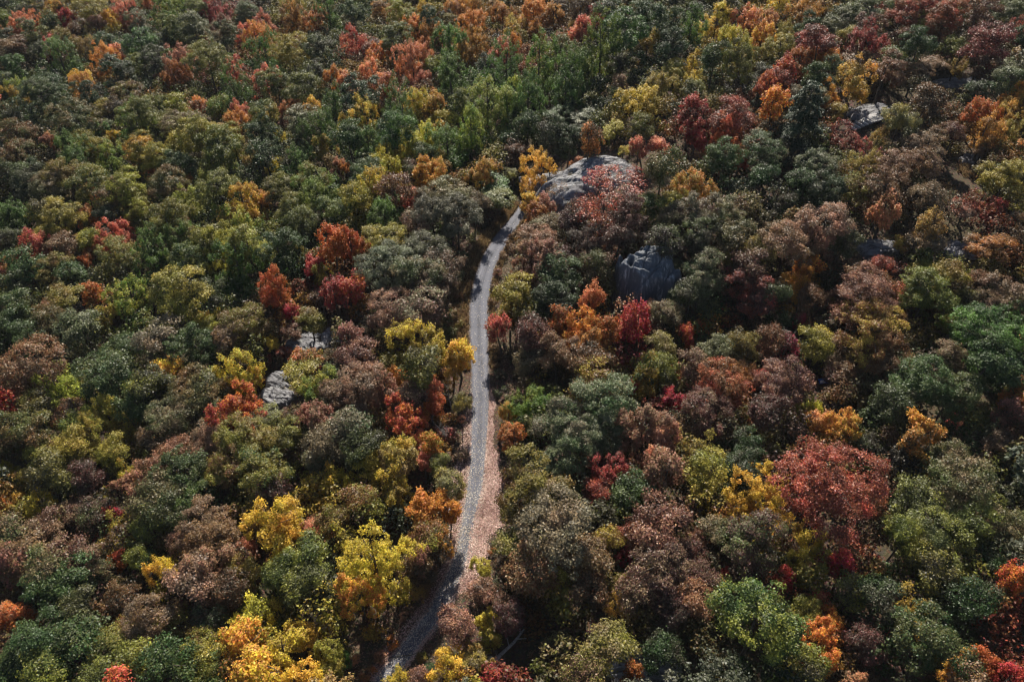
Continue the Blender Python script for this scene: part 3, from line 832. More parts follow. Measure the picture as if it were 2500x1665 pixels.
PAL = {'g': (0.042, 0.080, 0.022), 'G': (0.105, 0.190, 0.028), 'e': (0.080, 0.102, 0.028), 'E': (0.175, 0.168, 0.088), 'q': (0.230, 0.070, 0.045), 'o': (0.205, 0.195, 0.028), 'l': (0.370, 0.360, 0.048),
       'y': (0.360, 0.265, 0.042), 'Y': (0.600, 0.440, 0.045), 'a': (0.600, 0.290, 0.050), 'O': (0.480, 0.165, 0.030), 'c': (0.640, 0.250, 0.125), 's': (0.350, 0.165, 0.100),
       'r': (0.400, 0.070, 0.042), 'R': (0.340, 0.020, 0.028), 'b': (0.175, 0.087, 0.031), 't': (0.210, 0.138, 0.076), 'm': (0.120, 0.054, 0.038), 'k': (0.060, 0.050, 0.032),  # 'k' is near-black brown and also puts shade into the leaf colour
       'p': (0.030, 0.050, 0.020)}
SPECIES = {**{k: ('oak', 'oak_tree') for k in 'btmkq'}, **{k: ('oak', 'chestnut_oak') for k in 'eE'}, 'o': ('oak', 'hickory_tree'), 'g': ('oak', 'ash_tree'), 'G': ('birch', 'ash_tree'),  # names stand for leaf colour classes, not for known species
           **{k: ('maple', 'maple_tree') for k in 'cOrRas'}, **{k: ('birch', 'birch_tree') for k in 'yYl'}}

# pine: tiers of drooping boughs
def pine_meshes(seed, H=17.0, L0=6.6):
    r = np.random.default_rng(seed)
    P, N, S, C = [], [], [], []
    parts = [tube([(0, 0, -0.5), (0.05, 0, H * 0.35), (0, 0.06, H * 0.7), (0, 0, H)], [0.32, 0.24, 0.14, 0.03], 7)]
    z = 3.0
    while z < H - 0.4:
        L = L0 * (1 - (z - 2) / H) ** 0.75 * r.uniform(0.8, 1.1)
        for k in range(6):
            an = r.uniform(0, 6.28)
            l = L * r.uniform(0.65, 1.15)
            d = np.array([math.cos(an), math.sin(an), 0.0])
            s = np.array([-d[1], d[0], 0.0])
            n = int(95 * l)
            u = r.uniform(0.15, 1, n) ** 0.7
            wd = r.normal(size=n) * 0.28 * l * (1.15 - u) * 0.9
            p = np.outer(u * l, d) + np.outer(wd, s)
            p[:, 2] = z + 0.35 * np.sin(u * 3) - 0.22 * l * u ** 2 + r.normal(size=n) * 0.09 * (1 + l * 0.2)
            P.append(p)
            nn = np.array([0, 0, 1.0]) + r.normal(size=(n, 3)) * 0.45 + 0.3 * d
            N.append(nn / np.linalg.norm(nn, axis=1, keepdims=True))
            S.append(0.36 * r.uniform(0.6, 1.3, n))
            C.append(np.full(n, r.random()))
            e = d * l * 0.8
            parts.append(tube([(0, 0, z), (e[0] * .5, e[1] * .5, z + 0.2), (e[0], e[1], z - 0.1 * l)], [0.07, 0.05, 0.015], 3))
        z += r.uniform(0.55, 0.95)
    P, N, S, C = map(np.concatenate, (P, N, S, C))
    v, f = leaf_quads(P, N, S, r, 0.34)
    cm = mesh_from("crown_pine", v, f, M_NEEDLE, False, {"leaf_random": r.random(len(P)), "clump_random": C})
    tv, tf = join(parts)
    return cm, mesh_from("trunk_pine", tv, tf, M_BARK, True)


TREES = []          # dicts used for the labels and for filling the gaps


# openings of the photo (source pixels: middle and half size) and the sunlit stretch of road, kept free of crowns and of crown shadows
OPEN = [(1440, 415, 150, 45), (1585, 670, 60, 65), (752, 842, 55, 35), (680, 950, 40, 45), (2122, 284, 65, 48), (2345, 200, 70, 20), (2150, 600, 50, 25), (2345, 605, 40, 25), (2335, 430, 50, 45), (2012, 927, 34, 26), (1238, 1585, 45, 32), (1905, 440, 25, 40)]
LIT = [(p[0], p[1]) for p in RA if 515 < project(p[0], p[1], 0)[1] < 1150]
for px_ in (1390, 1430, 1470, 1510, 1540):
    for py_ in (385, 405, 425):
        LIT.append(hit(px_, py_, 2.0)[:2])
for px_, py_ in ((745, 835), (765, 845), (680, 930), (678, 965), (2120, 270), (2150, 272), (2115, 292)):
    LIT.append(hit(px_, py_, 1.0)[:2])


def near_opening(px, py, wpx, k=1.0):
    return any(abs(px - ox) < ow + wpx * 0.5 * k and abs(py - oy) < oh + wpx * 0.45 * k for ox, oy, ow, oh in OPEN)


def shades_road(x, y, a, hc):
    q = hc / math.tan(SUN_EL)
    sx, sy = x - math.sin(SUN_AZ) * q, y - math.cos(SUN_AZ) * q
    return any((lx - sx) ** 2 + ((ly - sy) / 1.2) ** 2 < (a * 0.9) ** 2 for lx, ly in LIT)


def place_tree(px, py, wpx, hpx, code):
    thin, free, tall = code.endswith("*"), code.endswith("+"), code.endswith("^")
    code = code[:2]
    if px < 1250 and py < 950 and code[0] in 'eb' and R.random() < 0.42:
        code = R.choice('ooG') + R.choice('lyg' + code[0])
    tight = near_opening(px, py, wpx) and not free
    kind, name = ('pine', 'pine_tree') if code[0] == 'p' else SPECIES[code[0]]
    hc_w = 8.0
    if kind == 'pine':
        x, y, dep = hit(px, py, 9.0)
        s = sz = 0.97 * (wpx * dep / F_PX) / 8.6
        me, tm, W, c, hc = PINE[0], PINE[1], 8.6, 8.0, 9.0
        a = W * s / 2
    else:
        for _ in range(6):
            x, y, dep = hit(px, py, hc_w)
            w = wpx * dep / F_PX * (0.94 if tight else 1.16 - 0.14 * sstep(8, 14, wpx * dep / F_PX))
            opts = VARIANTS['sparse' if thin else kind]
            if _ == 0:
                best = min(abs(math.log(w / v[2])) for v in opts)
                near = [v for v in opts if abs(math.log(w / v[2])) < best + 0.12]
                me, tm, W, c, hc = R.choice(near)
            s = w / W
            sz = s
            th = math.asin(min(0.99, (CAM_H - hc_w) / max(dep, 1)))
            if hpx:
                half = (0.5 if tight else 0.53 + 0.09 * (py < 420)) * hpx * dep / F_PX
                k = half ** 2 - (w / 2 * math.sin(th)) ** 2
                cw = math.sqrt(k) / math.cos(th) if k > 0 else 0
                sz = min(1.35 * s, max((0.6 if tight else 0.90) * s, cw / c))
            sz = min(sz, 13.0 / hc) if hc * sz > 13.0 else sz
            if tall:
                sz = 14.5 / hc
            elif code[0] in 'Gg' and py < 330 and px > 560 and not tight and w > 5:
                sz = max(sz, min(1.18 * s, 11.0 / hc))
            if _ == 0:
                low = 1.0
            hc_w = hc * sz * low
            if shades_road(x, y, w / 2, hc_w) and low > 0.6 and not free:
                low *= 0.8
            sz *= low
        a = w / 2
    for _ in range(4):
        d, i = road_dist(x, y)
        if d < 2.6:
            ux, uy = (x - RA[i][0]) / max(d, .05), (y - RA[i][1]) / max(d, .05)
            x += ux * (2.7 - d)
            y += uy * (2.7 - d)
    root = link(name, None)
    root.empty_display_size = 1.0
    root.location = (x, y, terrain(x, y))
    root.rotation_euler = (R.uniform(-.06, .06), R.uniform(-.06, .06), R.uniform(0, 6.283))
    root.scale = (s, s, sz)
    cr = link("crown", me, root)
    cr.location = (0, 0, hc if kind != 'pine' else 0)
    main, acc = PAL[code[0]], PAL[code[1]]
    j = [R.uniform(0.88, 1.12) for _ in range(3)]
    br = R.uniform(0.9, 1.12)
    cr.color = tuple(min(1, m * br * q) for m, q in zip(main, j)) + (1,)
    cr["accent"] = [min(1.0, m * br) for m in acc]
    link("trunk", tm, root)
    TREES.append(dict(o=root, px=px, py=py, w=wpx, m=2 * a, code=code, name=name, x=x, y=y, a=a, kind=kind))


PINE = pine_meshes(5)
for (cx, cy), text in CELLS.items():
    for item in text.replace("\n", " ").split(","):
        X, Y, W_, code = item.split()
        w, _, h = W_.partition("x")
        place_tree(cx * 833 + float(X) / 2.824, cy * 555 + float(Y) / 2.824, float(w) / 2.824, float(h) / 2.824 if h else 0, code)

# ---------------------------------------------------------------- shrubs on the verges and ledges
SHRUB_V = []
for k in range(5):
    me, ctr = crown_mesh("foliage_shrub", 3.0, 1.1, 'shrub', 900, 0.24, 900 + k, M_LEAF)
    rr = random.Random(k)
    st = [tube([(0, 0, -0.3), (q[0] * .4, q[1] * .4, 0.7), (q[0], q[1], q[2] + 1.0)], [0.05, 0.035, 0.012], 4) for q in ctr[:7]]
    v, f = join(st)
    SHRUB_V.append((me, mesh_from("stems_shrub", v, f, M_BARK, True)))
SHRUBS = []
for px, py, w, code in SHRUB:
    x, y, dep = hit(px, py, 0.9)
    d, i = road_dist(x, y)
    s = w * dep / F_PX / 3.0
    lim = RA[i][2] + 0.42 * 3.0 * s
    if d < lim:
        x += (x - RA[i][0]) / max(d, .05) * (lim - d)
        y += (y - RA[i][1]) / max(d, .05) * (lim - d)
    root = link("shrub", None)
    root.location = (x, y, terrain(x, y))
    root.rotation_euler = (0, 0, R.uniform(0, 6.28))
    root.scale = (s, s, s * R.uniform(0.9, 1.25))
    me, stm = R.choice(SHRUB_V)
    cr = link("foliage", me, root)
    cr.location = (0, 0, 1.0)
    cr.color = (*PAL[code[0]], 1)
    cr["accent"] = list(PAL[code[1]])
    link("stems", stm, root)
    SHRUBS.append(dict(o=root, px=px, py=py, w=w, m=w * dep / F_PX, code=code, name="shrub", x=x, y=y, a=1.5 * s, kind="shrub"))

# ---------------------------------------------------------------- leafless trees
BARE_V = [branch_tree((40, 41, 42, 43, 46, 45)[k], 10.0, 0.85) for k in range(6)]
BARE_M = [(mesh_from("limbs_bare", *b, M_DEAD, True), mesh_from("twigs_bare", *t, M_DEAD)) for b, t in BARE_V]
BARES = []
for i, (px, py, w, h) in enumerate(BARE):
    x, y, dep = hit(px, py, 5.0)
    s = 0.5 * (w + h) * dep / F_PX / 8.0
    root = link("bare_tree", None)
    root.location = (x, y, terrain(x, y))
    root.rotation_euler = (R.uniform(-.1, .1), R.uniform(-.1, .1), R.uniform(0, 6.28))
    root.scale = (s, s, s)
    lm, tw = BARE_M[i % len(BARE_M)]
    tr = link("trunk", lm, root)
    tag(link("twigs", tw, tr), kind="stuff")
    BARES.append(dict(o=root, px=px, py=py, w=w, m=w * dep / F_PX, code='n', name="bare_tree", x=x, y=y, a=3 * s, kind="bare"))

# ---------------------------------------------------------------- rock outcrops
def rock_mesh(sx, sy, sz, seed, steep=2.4, ridge=0.5, res=90, ragged=1.0):
    """Ice-worn bedrock: an irregular closed mass that runs out into the ground, with slanting ledges, ridges and cracks; lower towards -y."""
    V, F = [], []
    for j in range(res + 1):
        for i in range(res + 1):
            u, v = 2 * i / res - 1, 2 * j / res - 1
            wob = 0.34 * noise.noise((u * 1.9 + seed, v * 1.9, seed * .3)) + 0.13 * noise.noise((u * 5 + seed, v * 5, seed))
            rr = (abs(u) ** 2.4 + abs(v) ** 2.4) ** (1 / 2.4) + wob * ragged + 0.06
            e = max(0.0, 1 - rr)
            prof = (1 - (1 - min(1, e * steep)) ** 1.7) * (1 - sstep(0.80, 0.99, max(abs(u), abs(v))))
            front = sstep(-1.0, 0.15, v)
            X, Y = u * sx / 2, v * sy / 2
            z = sz * prof * (0.50 + 0.50 * front)
            # slanting ledges
            s = (0.75 * Y + 0.38 * X + z * 0.6) / 2.3 + 1.6 * noise.noise((X * .14, Y * .14, seed))
            fr = s - math.floor(s)
            z += ridge * prof * (0.38 * sstep(0.0, 0.3, fr) * (1 - fr) - 0.1)
            z += ridge * prof * 0.45 * noise.fractal(Vector((X * 0.12 + seed, Y * 0.55 + X * .16, seed)), 0.9, 2.1, 5)
            s2 = s * 2.7 + 0.8 * noise.noise((X * .3, Y * .3, seed + 9))
            z += ridge * prof * 0.16 * (s2 - math.floor(s2))
            crack = abs(noise.noise((X * 0.28 + seed, Y * 0.62 - X * .25, 2.2)))
            z -= ridge * 0.9 * prof * max(0.0, 0.07 - crack) / 0.07
            z += 0.10 * noise.noise((X * 1.8, Y * 1.8, seed + 4)) * prof
            V.append((X, Y, z - 3.5 * (1 - prof) ** 4))
    for j in range(res):
        for i in range(res):
            a = j * (res + 1) + i
            F.append((a, a + 1, a + res + 2, a + res + 1))
    o = len(V)
    V += [(x, y, -5.5) for x, y, z in V]
    ring = [i for i in range(res)] + [res + k * (res + 1) for k in range(res)] + [res * (res + 1) + res - i for i in range(res)] + [(res - k) * (res + 1) for k in range(res)]
    for a, b in zip(ring, ring[1:] + ring[:1]):
        F.append((b, a, a + o, b + o))
    # drop the unused underside points
    keep = sorted(set(i for q in F for i in q))
    ren = {k: n for n, k in enumerate(keep)}
    return [V[k] for k in keep], [tuple(ren[i] for i in q) for q in F]


ROCKS = []


def rock(px, py, sx, sy, sz, yaw, seed, label, steep=2.4, ridge=0.5, mat=None):
    x, y, dep = hit(px, py, sz * 0.55)
    v, f = rock_mesh(sx, sy, sz, seed, steep, ridge, ragged=1.3 if mat else 1.2)
    o = link("rock_outcrop", mesh_from("rock_outcrop", v, f, mat or M_ROCK, True))
    o.location = (x, y, terrain(x, y) - 0.3)
    o.rotation_euler = (0, 0, math.radians(yaw))
    tag(o, label, "rock", "bare grey bedrock among the trees")
    ROCKS.append((x, y, max(sx, sy) / 2, min(sx, sy) / 2, math.radians(yaw)))
    return o


rock(1480, 411, 34, 20, 3.3, 14, 1.3, "long pale grey bedrock dome above the bend where the road disappears", 1.0, 0.9)
rock(1585, 664, 13.5, 12, 9.0, 8, 4.1, "steep shaded blue-grey cliff face behind a slim crimson tree", 2.4, 1.1, M_CLIFF)
rock(752, 840, 9.5, 7.5, 1.9, -28, 5.7, "ribbed pale ledge uphill of a bronze tree, left of the road", 2.6, 0.7)
rock(808, 824, 6, 5, 1.2, -28, 6.4, "small pale grey knob next to the ribbed ledge left of the road", 2.6, 0.4)
rock(683, 928, 6, 6, 1.4, -20, 7.7, "narrow pale rock step halfway down the slope left of the road", 2.6, 0.5)
rock(676, 968, 7.5, 7, 1.5, -20, 8.2, "lowest pale ledge beside a red-orange tree on the left slope", 2.6, 0.6)
rock(2135, 270, 15, 9, 1.4, 14, 9.9, "flat sunlit rock slab beside the stone steps", 2.4, 0.25)
rock(2345, 200, 16, 6, 1.4, 5, 11.2, "long flat grey rock shelf near the top right corner", 2.4, 0.25)
rock(1860, 293, 7, 5, 2.2, -10, 12.6, "small blocky grey rock beside the dark pine", 2.8, 0.4)
rock(1800, 315, 5, 4, 1.8, 20, 13.1, "low grey boulder in front of the wide crimson canopy", 2.8, 0.4)
rock(2150, 600, 11, 6, 1.8, -5, 14.4, "grey rock shelf half hidden under trunks, upper right woods", 2.4, 0.4)
rock(2345, 605, 9, 6, 1.2, 10, 15.8, "pale rock shelf behind a thin trunk near the right edge", 2.4, 0.3)
rock(1570, 1640, 12, 7, 1.6, 0, 16.3, "dim grey rock in deep shade at the bottom edge", 2.4, 0.4)
rock(2370, 385, 7, 4, 1.0, 10, 17.3, "small flat grey rock at the edge of the grassy clearing", 2.4, 0.3)

# ---------------------------------------------------------------- stone steps by the slab
x, y, dep = hit(2117, 300, 0.6)
steps = link("stone_steps", None)
steps.location = (x, y, terrain(x, y) + 0.7)
steps.scale = (0.78, 0.78, 0.8)
steps.rotation_euler = (0, 0, math.radians(28))
tag(steps, "short flight of pale stone steps climbing to a concrete slab", "steps")


def box(name, sx, sy, sz, mat, parent, loc, seed=0, jit=0.04):
    r = random.Random(seed)
    b = 0.06 * min(sx, sy, sz) + 0.02
    V, F = [], []
    for z, k in ((-sz / 2, 0), (sz / 2 - b, 0), (sz / 2, b)):
        for ux, uy in ((-1, -1), (0, -1), (1, -1), (1, 0), (1, 1), (0, 1), (-1, 1), (-1, 0)):
            V.append((ux * (sx / 2 - k) + r.uniform(-jit, jit), uy * (sy / 2 - k) + r.uniform(-jit, jit), z))
    for q in range(2):
        for i in range(8):
            F.append((q * 8 + i, q * 8 + (i + 1) % 8, q * 8 + 8 + (i + 1) % 8, q * 8 + 8 + i))
    F += [(16, 17, 18, 23), (23, 18, 19, 22), (22, 19, 20, 21)]
    o = link(name, mesh_from(name, V, F, mat), parent)
    o.location = loc
    return o


for k in range(5):
    box("step", 0.75, 3.4 - 0.2 * k, 0.42, M_STONE, steps, (-1.1 * k, 0.25 * k, 0.5 - 0.42 * k), k)
    box("riser", 0.28, 3.2 - 0.2 * k, 0.36, M_CONCRETE, steps, (-1.1 * k - 0.52, 0.25 * k, 0.26 - 0.42 * k), 20 + k)
box("landing", 4.6, 4.0, 0.5, M_CONCRETE, steps, (2.75, 0.3, 0.62), 9)
for k in range(7):
    box("kerb_stone", 0.8, 0.35, 0.3, M_STONE, steps, (0.3 + 0.82 * k, -1.95 + 0.06 * math.sin(k * 2.0), 0.92), 40 + k)

# ---------------------------------------------------------------- blue thing lying in a dark gap
x, y, dep = hit(2012, 927, 0.4)
tarp = link("blue_tarp", None)
tarp.location = (x, y, terrain(x, y))
tag(tarp, "small crumpled blue tarp with a white flap in a dark gap between trees", "tarp")
V, F = [], []
for j in range(9):
    for i in range(11):
        u, v = i / 5 - 1, j / 4 - 1
        h = 0.65 * max(0, 1 - u * u * 0.9 - v * v * 0.8) + 0.10 * noise.noise((u * 3, v * 3, 1.0))
        V.append((u * 0.85 + 0.06 * noise.noise((u * 2, v * 2, 4.0)), v * 0.6, max(0.02, h)))
for j in range(8):
    for i in range(10):
        a = j * 11 + i
        F.append((a, a + 1, a + 12, a + 11))
link("cover", mesh_from("tarp_cover", V, F, M_BLUE), tarp)
V = [(-0.75 + 0.17 * i, -0.62 + 0.05 * math.sin(i * 1.7) + 0.42 * j, 0.30 + 0.20 * j - 0.02 * (i - 3) ** 2 + (0.03 if k else 0.0)) for k in range(2) for j in range(2) for i in range(6)]
F = []
for i in range(5):
    F += [(12 + i, 12 + i + 1, 12 + i + 7, 12 + i + 6), (i + 6, i + 7, i + 1, i)]
    F += [(i, i + 1, 13 + i, 12 + i), (i + 7, i + 6, 18 + i, 19 + i)]
F += [(6, 0, 12, 18), (5, 11, 23, 17)]
link("glint", mesh_from("tarp_glint", V, F, M_WHITE), tarp)  # bright highlight on the cover, put in as a white strip

# ---------------------------------------------------------------- fallen pale log
x, y, dep = hit(1238, 1585, 0.3)
log = link("fallen_log", None)
log.location = (x, y, terrain(x, y) + 0.3)
log.rotation_euler = (0, 0, math.radians(48))
tag(log, "bleached fallen log with broken limbs above the crimson tree at the bottom edge", "log")
v, f = tube([(-3.4, 0, 0), (-1.2, 0.12, 0.1), (1.2, -0.08, 0.2), (3.4, 0.1, 0.3)], [0.26, 0.24, 0.2, 0.1], 8)
link("stem", mesh_from("log_stem", v, f, M_DEAD, True), log)
for k, (bx, bl) in enumerate(((0.4, 1.6), (1.7, 1.3), (2.5, 0.9))):
    v, f = tube([(bx, 0, 0.2), (bx + 0.5, bl * .5 * (-1) ** k, 0.55), (bx + 0.9, bl * (-1) ** k, 0.8)], [0.09, 0.06, 0.02], 5)
    link("limb", mesh_from("log_limb", v, f, M_DEAD, True), log)
# branch lying across the road near the bottom
x, y, dep = hit(985, 1602, 0.1)
br = link("fallen_branch", None)
br.location = (x, y, 0.2)
br.rotation_euler = (0, 0, math.radians(8))
tag(br, "thin dark fallen branch lying across the shaded end of the road", "branch")
v, f = tube([(-1.9, 0, 0), (-0.6, 0.12, 0.05), (0.8, -0.05, 0.05), (2.0, 0.2, 0.0)], [0.07, 0.06, 0.05, 0.02], 5)
link("stem", mesh_from("branch_stem", v, f, M_BARK, True), br)
v, f = tube([(0.6, 0, 0.05), (1.0, 0.4, 0.1), (1.5, 0.6, 0.05)], [0.035, 0.03, 0.01], 4)
link("twig", mesh_from("branch_twig", v, f, M_BARK, True), br)

# ---------------------------------------------------------------- fallen leaves on the road and along its edges
M_LITTER_PINK = leaf_material("fallen_pink_leaf", 0.2, 0.5, 0.4, False, [(0.0, (0.26, 0.13, 0.10)), (0.3, (0.42, 0.24, 0.195)), (0.6, (0.56, 0.38, 0.32)), (1.0, (0.66, 0.54, 0.46))])
M_LITTER_PALE = leaf_material("fallen_pale_leaf", 0.2, 0.5, 0.4, False, [(0.0, (0.45, 0.34, 0.24)), (0.5, (0.60, 0.52, 0.42)), (1.0, (0.72, 0.68, 0.58))])
ROWY = [project(p[0], p[1], 0)[1] for p in RA]                  # photo row of each road sample


def lerp_rows(row, table):
    for (r0, v0), (r1, v1) in zip(table, table[1:]):
        if row <= r1:
            return v0 + (v1 - v0) * max(0.0, (row - r0) / (r1 - r0))
    return table[-1][1]


def litter(name, mat, n, size, where, label):
    r = np.random.default_rng(len(name))
    pts = []
    seg = np.hypot(np.diff(RA[:, 0]), np.diff(RA[:, 1]))
    pr = seg / seg.sum()
    while len(pts) < n:
        i = int(r.choice(len(seg), p=pr))
        u = r.random()
        cx, cy = RA[i][0] + (RA[i + 1][0] - RA[i][0]) * u, RA[i][1] + (RA[i + 1][1] - RA[i][1]) * u
        off = where(ROWY[i], RA[i][2], r)
        if off is None:
            continue
        _, s = road_frame(i)
        x, y = cx + s.x * off, cy + s.y * off
        if off and abs(off) < RA[i][2] * 1.02:
            z = 0.075 + 0.05 * (1 - (off / RA[i][2]) ** 2)
        else:
            z = terrain(x, y) + 0.03
        pts.append((x, y, z + r.uniform(0.01, 0.07)))
    pts = np.array(pts)
    nn = np.array([0, 0, 1.0]) + r.normal(size=pts.shape) * 0.38
    nn /= np.linalg.norm(nn, axis=1, keepdims=True)
    v, f = leaf_quads(pts, nn, size * r.uniform(0.6, 1.4, len(pts)), r, 0.75)
    cl = np.array([0.5 + 0.5 * noise.noise((p[0] * .35, p[1] * .35, 1.0)) for p in pts]) * 0.6 + r.random(len(pts)) * 0.4
    o = link(name, mesh_from(name, v, f, mat, False, {"leaf_random": r.random(len(pts)), "clump_random": cl}))
    tag(o, label, kind="stuff")


def on_road(row, hw, r):
    dens = lerp_rows(row, [(470, 0.02), (700, 0.05), (950, 0.16), (1150, 0.55), (1300, 1.0), (1500, 0.8), (1700, 0.6)])
    if r.random() > dens:
        return None
    q = r.uniform(-1, 1)
    if r.random() < lerp_rows(row, [(900, 0.0), (1200, 0.5), (1400, 0.25), (1700, 0.1)]):
        q = math.copysign(abs(q) ** 0.4, q)
    return q * hw


def right_bank(row, hw, r):
    wide = lerp_rows(row, [(930, 0.0), (985, 1.0), (1080, 1.6), (1180, 3.2), (1260, 4.6), (1330, 3.4), (1400, 2.0), (1440, 0.6), (1500, 0.4)])
    wide *= 0.50 + 0.8 * abs(noise.noise((row * 0.021, 3.0, 1.0)) + 0.3)
    if r.random() * 4.6 > wide:
        return None
    inset = lerp_rows(row, [(950, 0.1), (1150, 0.5), (1300, 1.4), (1420, 0.8), (1700, 0.3)])
    q = r.random() ** 1.2
    return hw - inset * r.random() + q * wide


def left_bank(row, hw, r):
    wide = lerp_rows(row, [(950, 0.0), (1000, 1.0), (1080, 1.3), (1150, 2.4), (1230, 2.6), (1300, 1.2), (1450, 1.2), (1560, 1.5), (1700, 1.0)])
    if r.random() * 3 > wide:
        return None
    return -(hw - 0.5 * r.random() + r.random() ** 1.3 * wide)


def verge_litter(row, hw, r):
    side = -1 if r.random() < 0.5 else 1
    return side * (hw - 0.45 * r.random() ** 2 + r.random() ** 1.2 * 6.0)


litter("fallen_leaves", M_LITTER_PALE, 8000, 0.13, on_road, "pale fallen leaves scattered over the grey road, thickest near the bottom")
litter("leaf_litter", M_LITTER_PINK, 17000, 0.19, right_bank, "pink drift of fallen leaves along the right verge")
litter("leaf_litter", M_LITTER_PINK, 7000, 0.17, left_bank, "pinkish cream fallen leaves along the left verge")
M_LITTER_BROWN = leaf_material("fallen_brown_leaf", 0.15, 0.6, 0.3, False, [(0.0, (0.10, 0.06, 0.04)), (0.5, (0.20, 0.12, 0.075)), (1.0, (0.30, 0.19, 0.12))])
litter("leaf_litter", M_LITTER_BROWN, 26000, 0.17, verge_litter, "brown fallen leaves covering the verges of the road")

# ---------------------------------------------------------------- dry grass
M_GRASS = leaf_material("dry_grass", 0.35, 0.6, 0.3, False, [(0.0, (0.16, 0.095, 0.05)), (0.5, (0.26, 0.17, 0.085)), (1.0, (0.33, 0.25, 0.13))])


def grass(points, label, h=0.55):
    r = np.random.default_rng(len(points))
    V, F, L, C = [], [], [], []
    for (x, y) in points:
        z = terrain(x, y)
        cl = r.random()
        for b in range(7):
            an, l = r.uniform(0, 6.28), h * r.uniform(0.5, 1.2)
            bx, by = x + r.normal() * 0.09, y + r.normal() * 0.09
            tx, ty = math.cos(an) * l * 0.45, math.sin(an) * l * 0.45
            sx, sy = -math.sin(an) * 0.045, math.cos(an) * 0.045
            o = len(V)
            V += [(bx - sx, by - sy, z - 0.02), (bx + sx, by + sy, z - 0.02), (bx + tx * .5 + sx, by + ty * .5 + sy, z + l * 0.75), (bx + tx, by + ty, z + l)]
            F.append((o, o + 1, o + 2, o + 3))
            L.append(r.random())
            C.append(cl)
    o = link("dry_grass", mesh_from("dry_grass", V, F, M_GRASS, False, {"leaf_random": L, "clump_random": C}))
    tag(o, label, kind="stuff")


r_ = np.random.default_rng(77)
pts = []
seg_i = [i for i in range(len(RA) - 1) if 500 < ROWY[i] < 900]
while len(pts) < 4200:
    i = int(r_.choice(seg_i))
    wide = lerp_rows(ROWY[i], [(500, 2.5), (620, 2.6), (760, 5.5), (820, 5.5), (900, 1.0)])
    off = -(RA[i][2] + 0.1 + r_.random() * wide)
    _, s = road_frame(i)
    u = r_.random()
    pts.append((RA[i][0] + (RA[i + 1][0] - RA[i][0]) * u + s.x * off, RA[i][1] + (RA[i + 1][1] - RA[i][1]) * u + s.y * off))
while len(pts) < 5000:
    i = int(r_.choice(seg_i))
    off = RA[i][2] + 0.1 + r_.random() * 1.1
    _, s = road_frame(i)
    pts.append((RA[i][0] + s.x * off + r_.normal() * .2, RA[i][1] + s.y * off + r_.normal() * .5))
grass(pts, "dry brown grass on the verges of the upper road")
pts = []
for px, py, w, n in ((2365, 420, 26, 420), (2300, 460, 30, 300), (2165, 318, 26, 260), (1510, 350 + 8, 14, 90), (1560, 432, 14, 110)):
    x, y, dep = hit(px, py)
    q = w * dep / F_PX
    pts += [(x + r_.normal() * q * .5, y + r_.normal() * q * .5) for _ in range(n)]
grass(pts, "tan dry grass in small clearings among the rocks")

# ---------------------------------------------------------------- undergrowth in the gaps and woods beyond the frame
M_UNDER = leaf_material("young_tree_leaf", 0.3, 0.5, 0.25, False)
M_WOODS = leaf_material("far_woods_leaf", 0.35, 0.5, 0.4, False, [(0.0, (0.06, 0.08, 0.04)), (0.35, (0.12, 0.12, 0.07)), (0.55, (0.16, 0.13, 0.06)), (0.7, (0.2, 0.11, 0.06)), (0.82, (0.32, 0.22, 0.05)), (0.92, (0.45, 0.15, 0.04)), (1.0, (0.42, 0.07, 0.04))])
TX = np.array([[t['x'], t['y'], t['a']] for t in TREES])


def blocked(x, y, pad):
    d, i = road_dist(x, y)
    if d < RA[i][2] + pad:
        return True
    for rx, ry, ra, rb, yaw in ROCKS:
        dx, dy = x - rx, y - ry
        lx, ly = dx * math.cos(yaw) + dy * math.sin(yaw), -dx * math.sin(yaw) + dy * math.cos(yaw)
        if (lx / (ra + pad * .4)) ** 2 + (ly / (rb + pad * .4)) ** 2 < 1:
            return True
    return False


def joined_bushes(name, spots, templates, mat, label):
    V, F, L, C, o = [], [], [], [], 0
    r = np.random.default_rng(3)
    for (x, y, z, s, cl) in spots:
        P, N, S = templates[int(r.integers(len(templates)))]
        an = r.uniform(0, 6.28)
        ca, sa = math.cos(an), math.sin(an)
        rot = np.array([[ca, -sa, 0], [sa, ca, 0], [0, 0, 1]])
        v, f = leaf_quads(P @ rot.T * s, N @ rot.T, S * (0.5 + 0.5 * s), r)
        V.append(v + np.array([x, y, z]))
        F.append(f + o)
        o += len(v)
        L.append(r.random(len(P)))
        if isinstance(cl, tuple):
            k = r.random((len(P), 1)) * 0.5 + 0.25
            C.append(np.clip(np.array(cl[0]) * (1 - k) + np.array(cl[1]) * k, 0, 1))
        else:
            C.append(np.clip(cl + r.normal(size=len(P)) * 0.03, 0, 1))
    C = np.concatenate(C)
    me = mesh_from(name, np.concatenate(V), np.concatenate(F), mat, False, {"leaf_random": np.concatenate(L), "tint" if C.ndim == 2 else "clump_random": C})
    tag(link(name, me), label, kind="stuff")


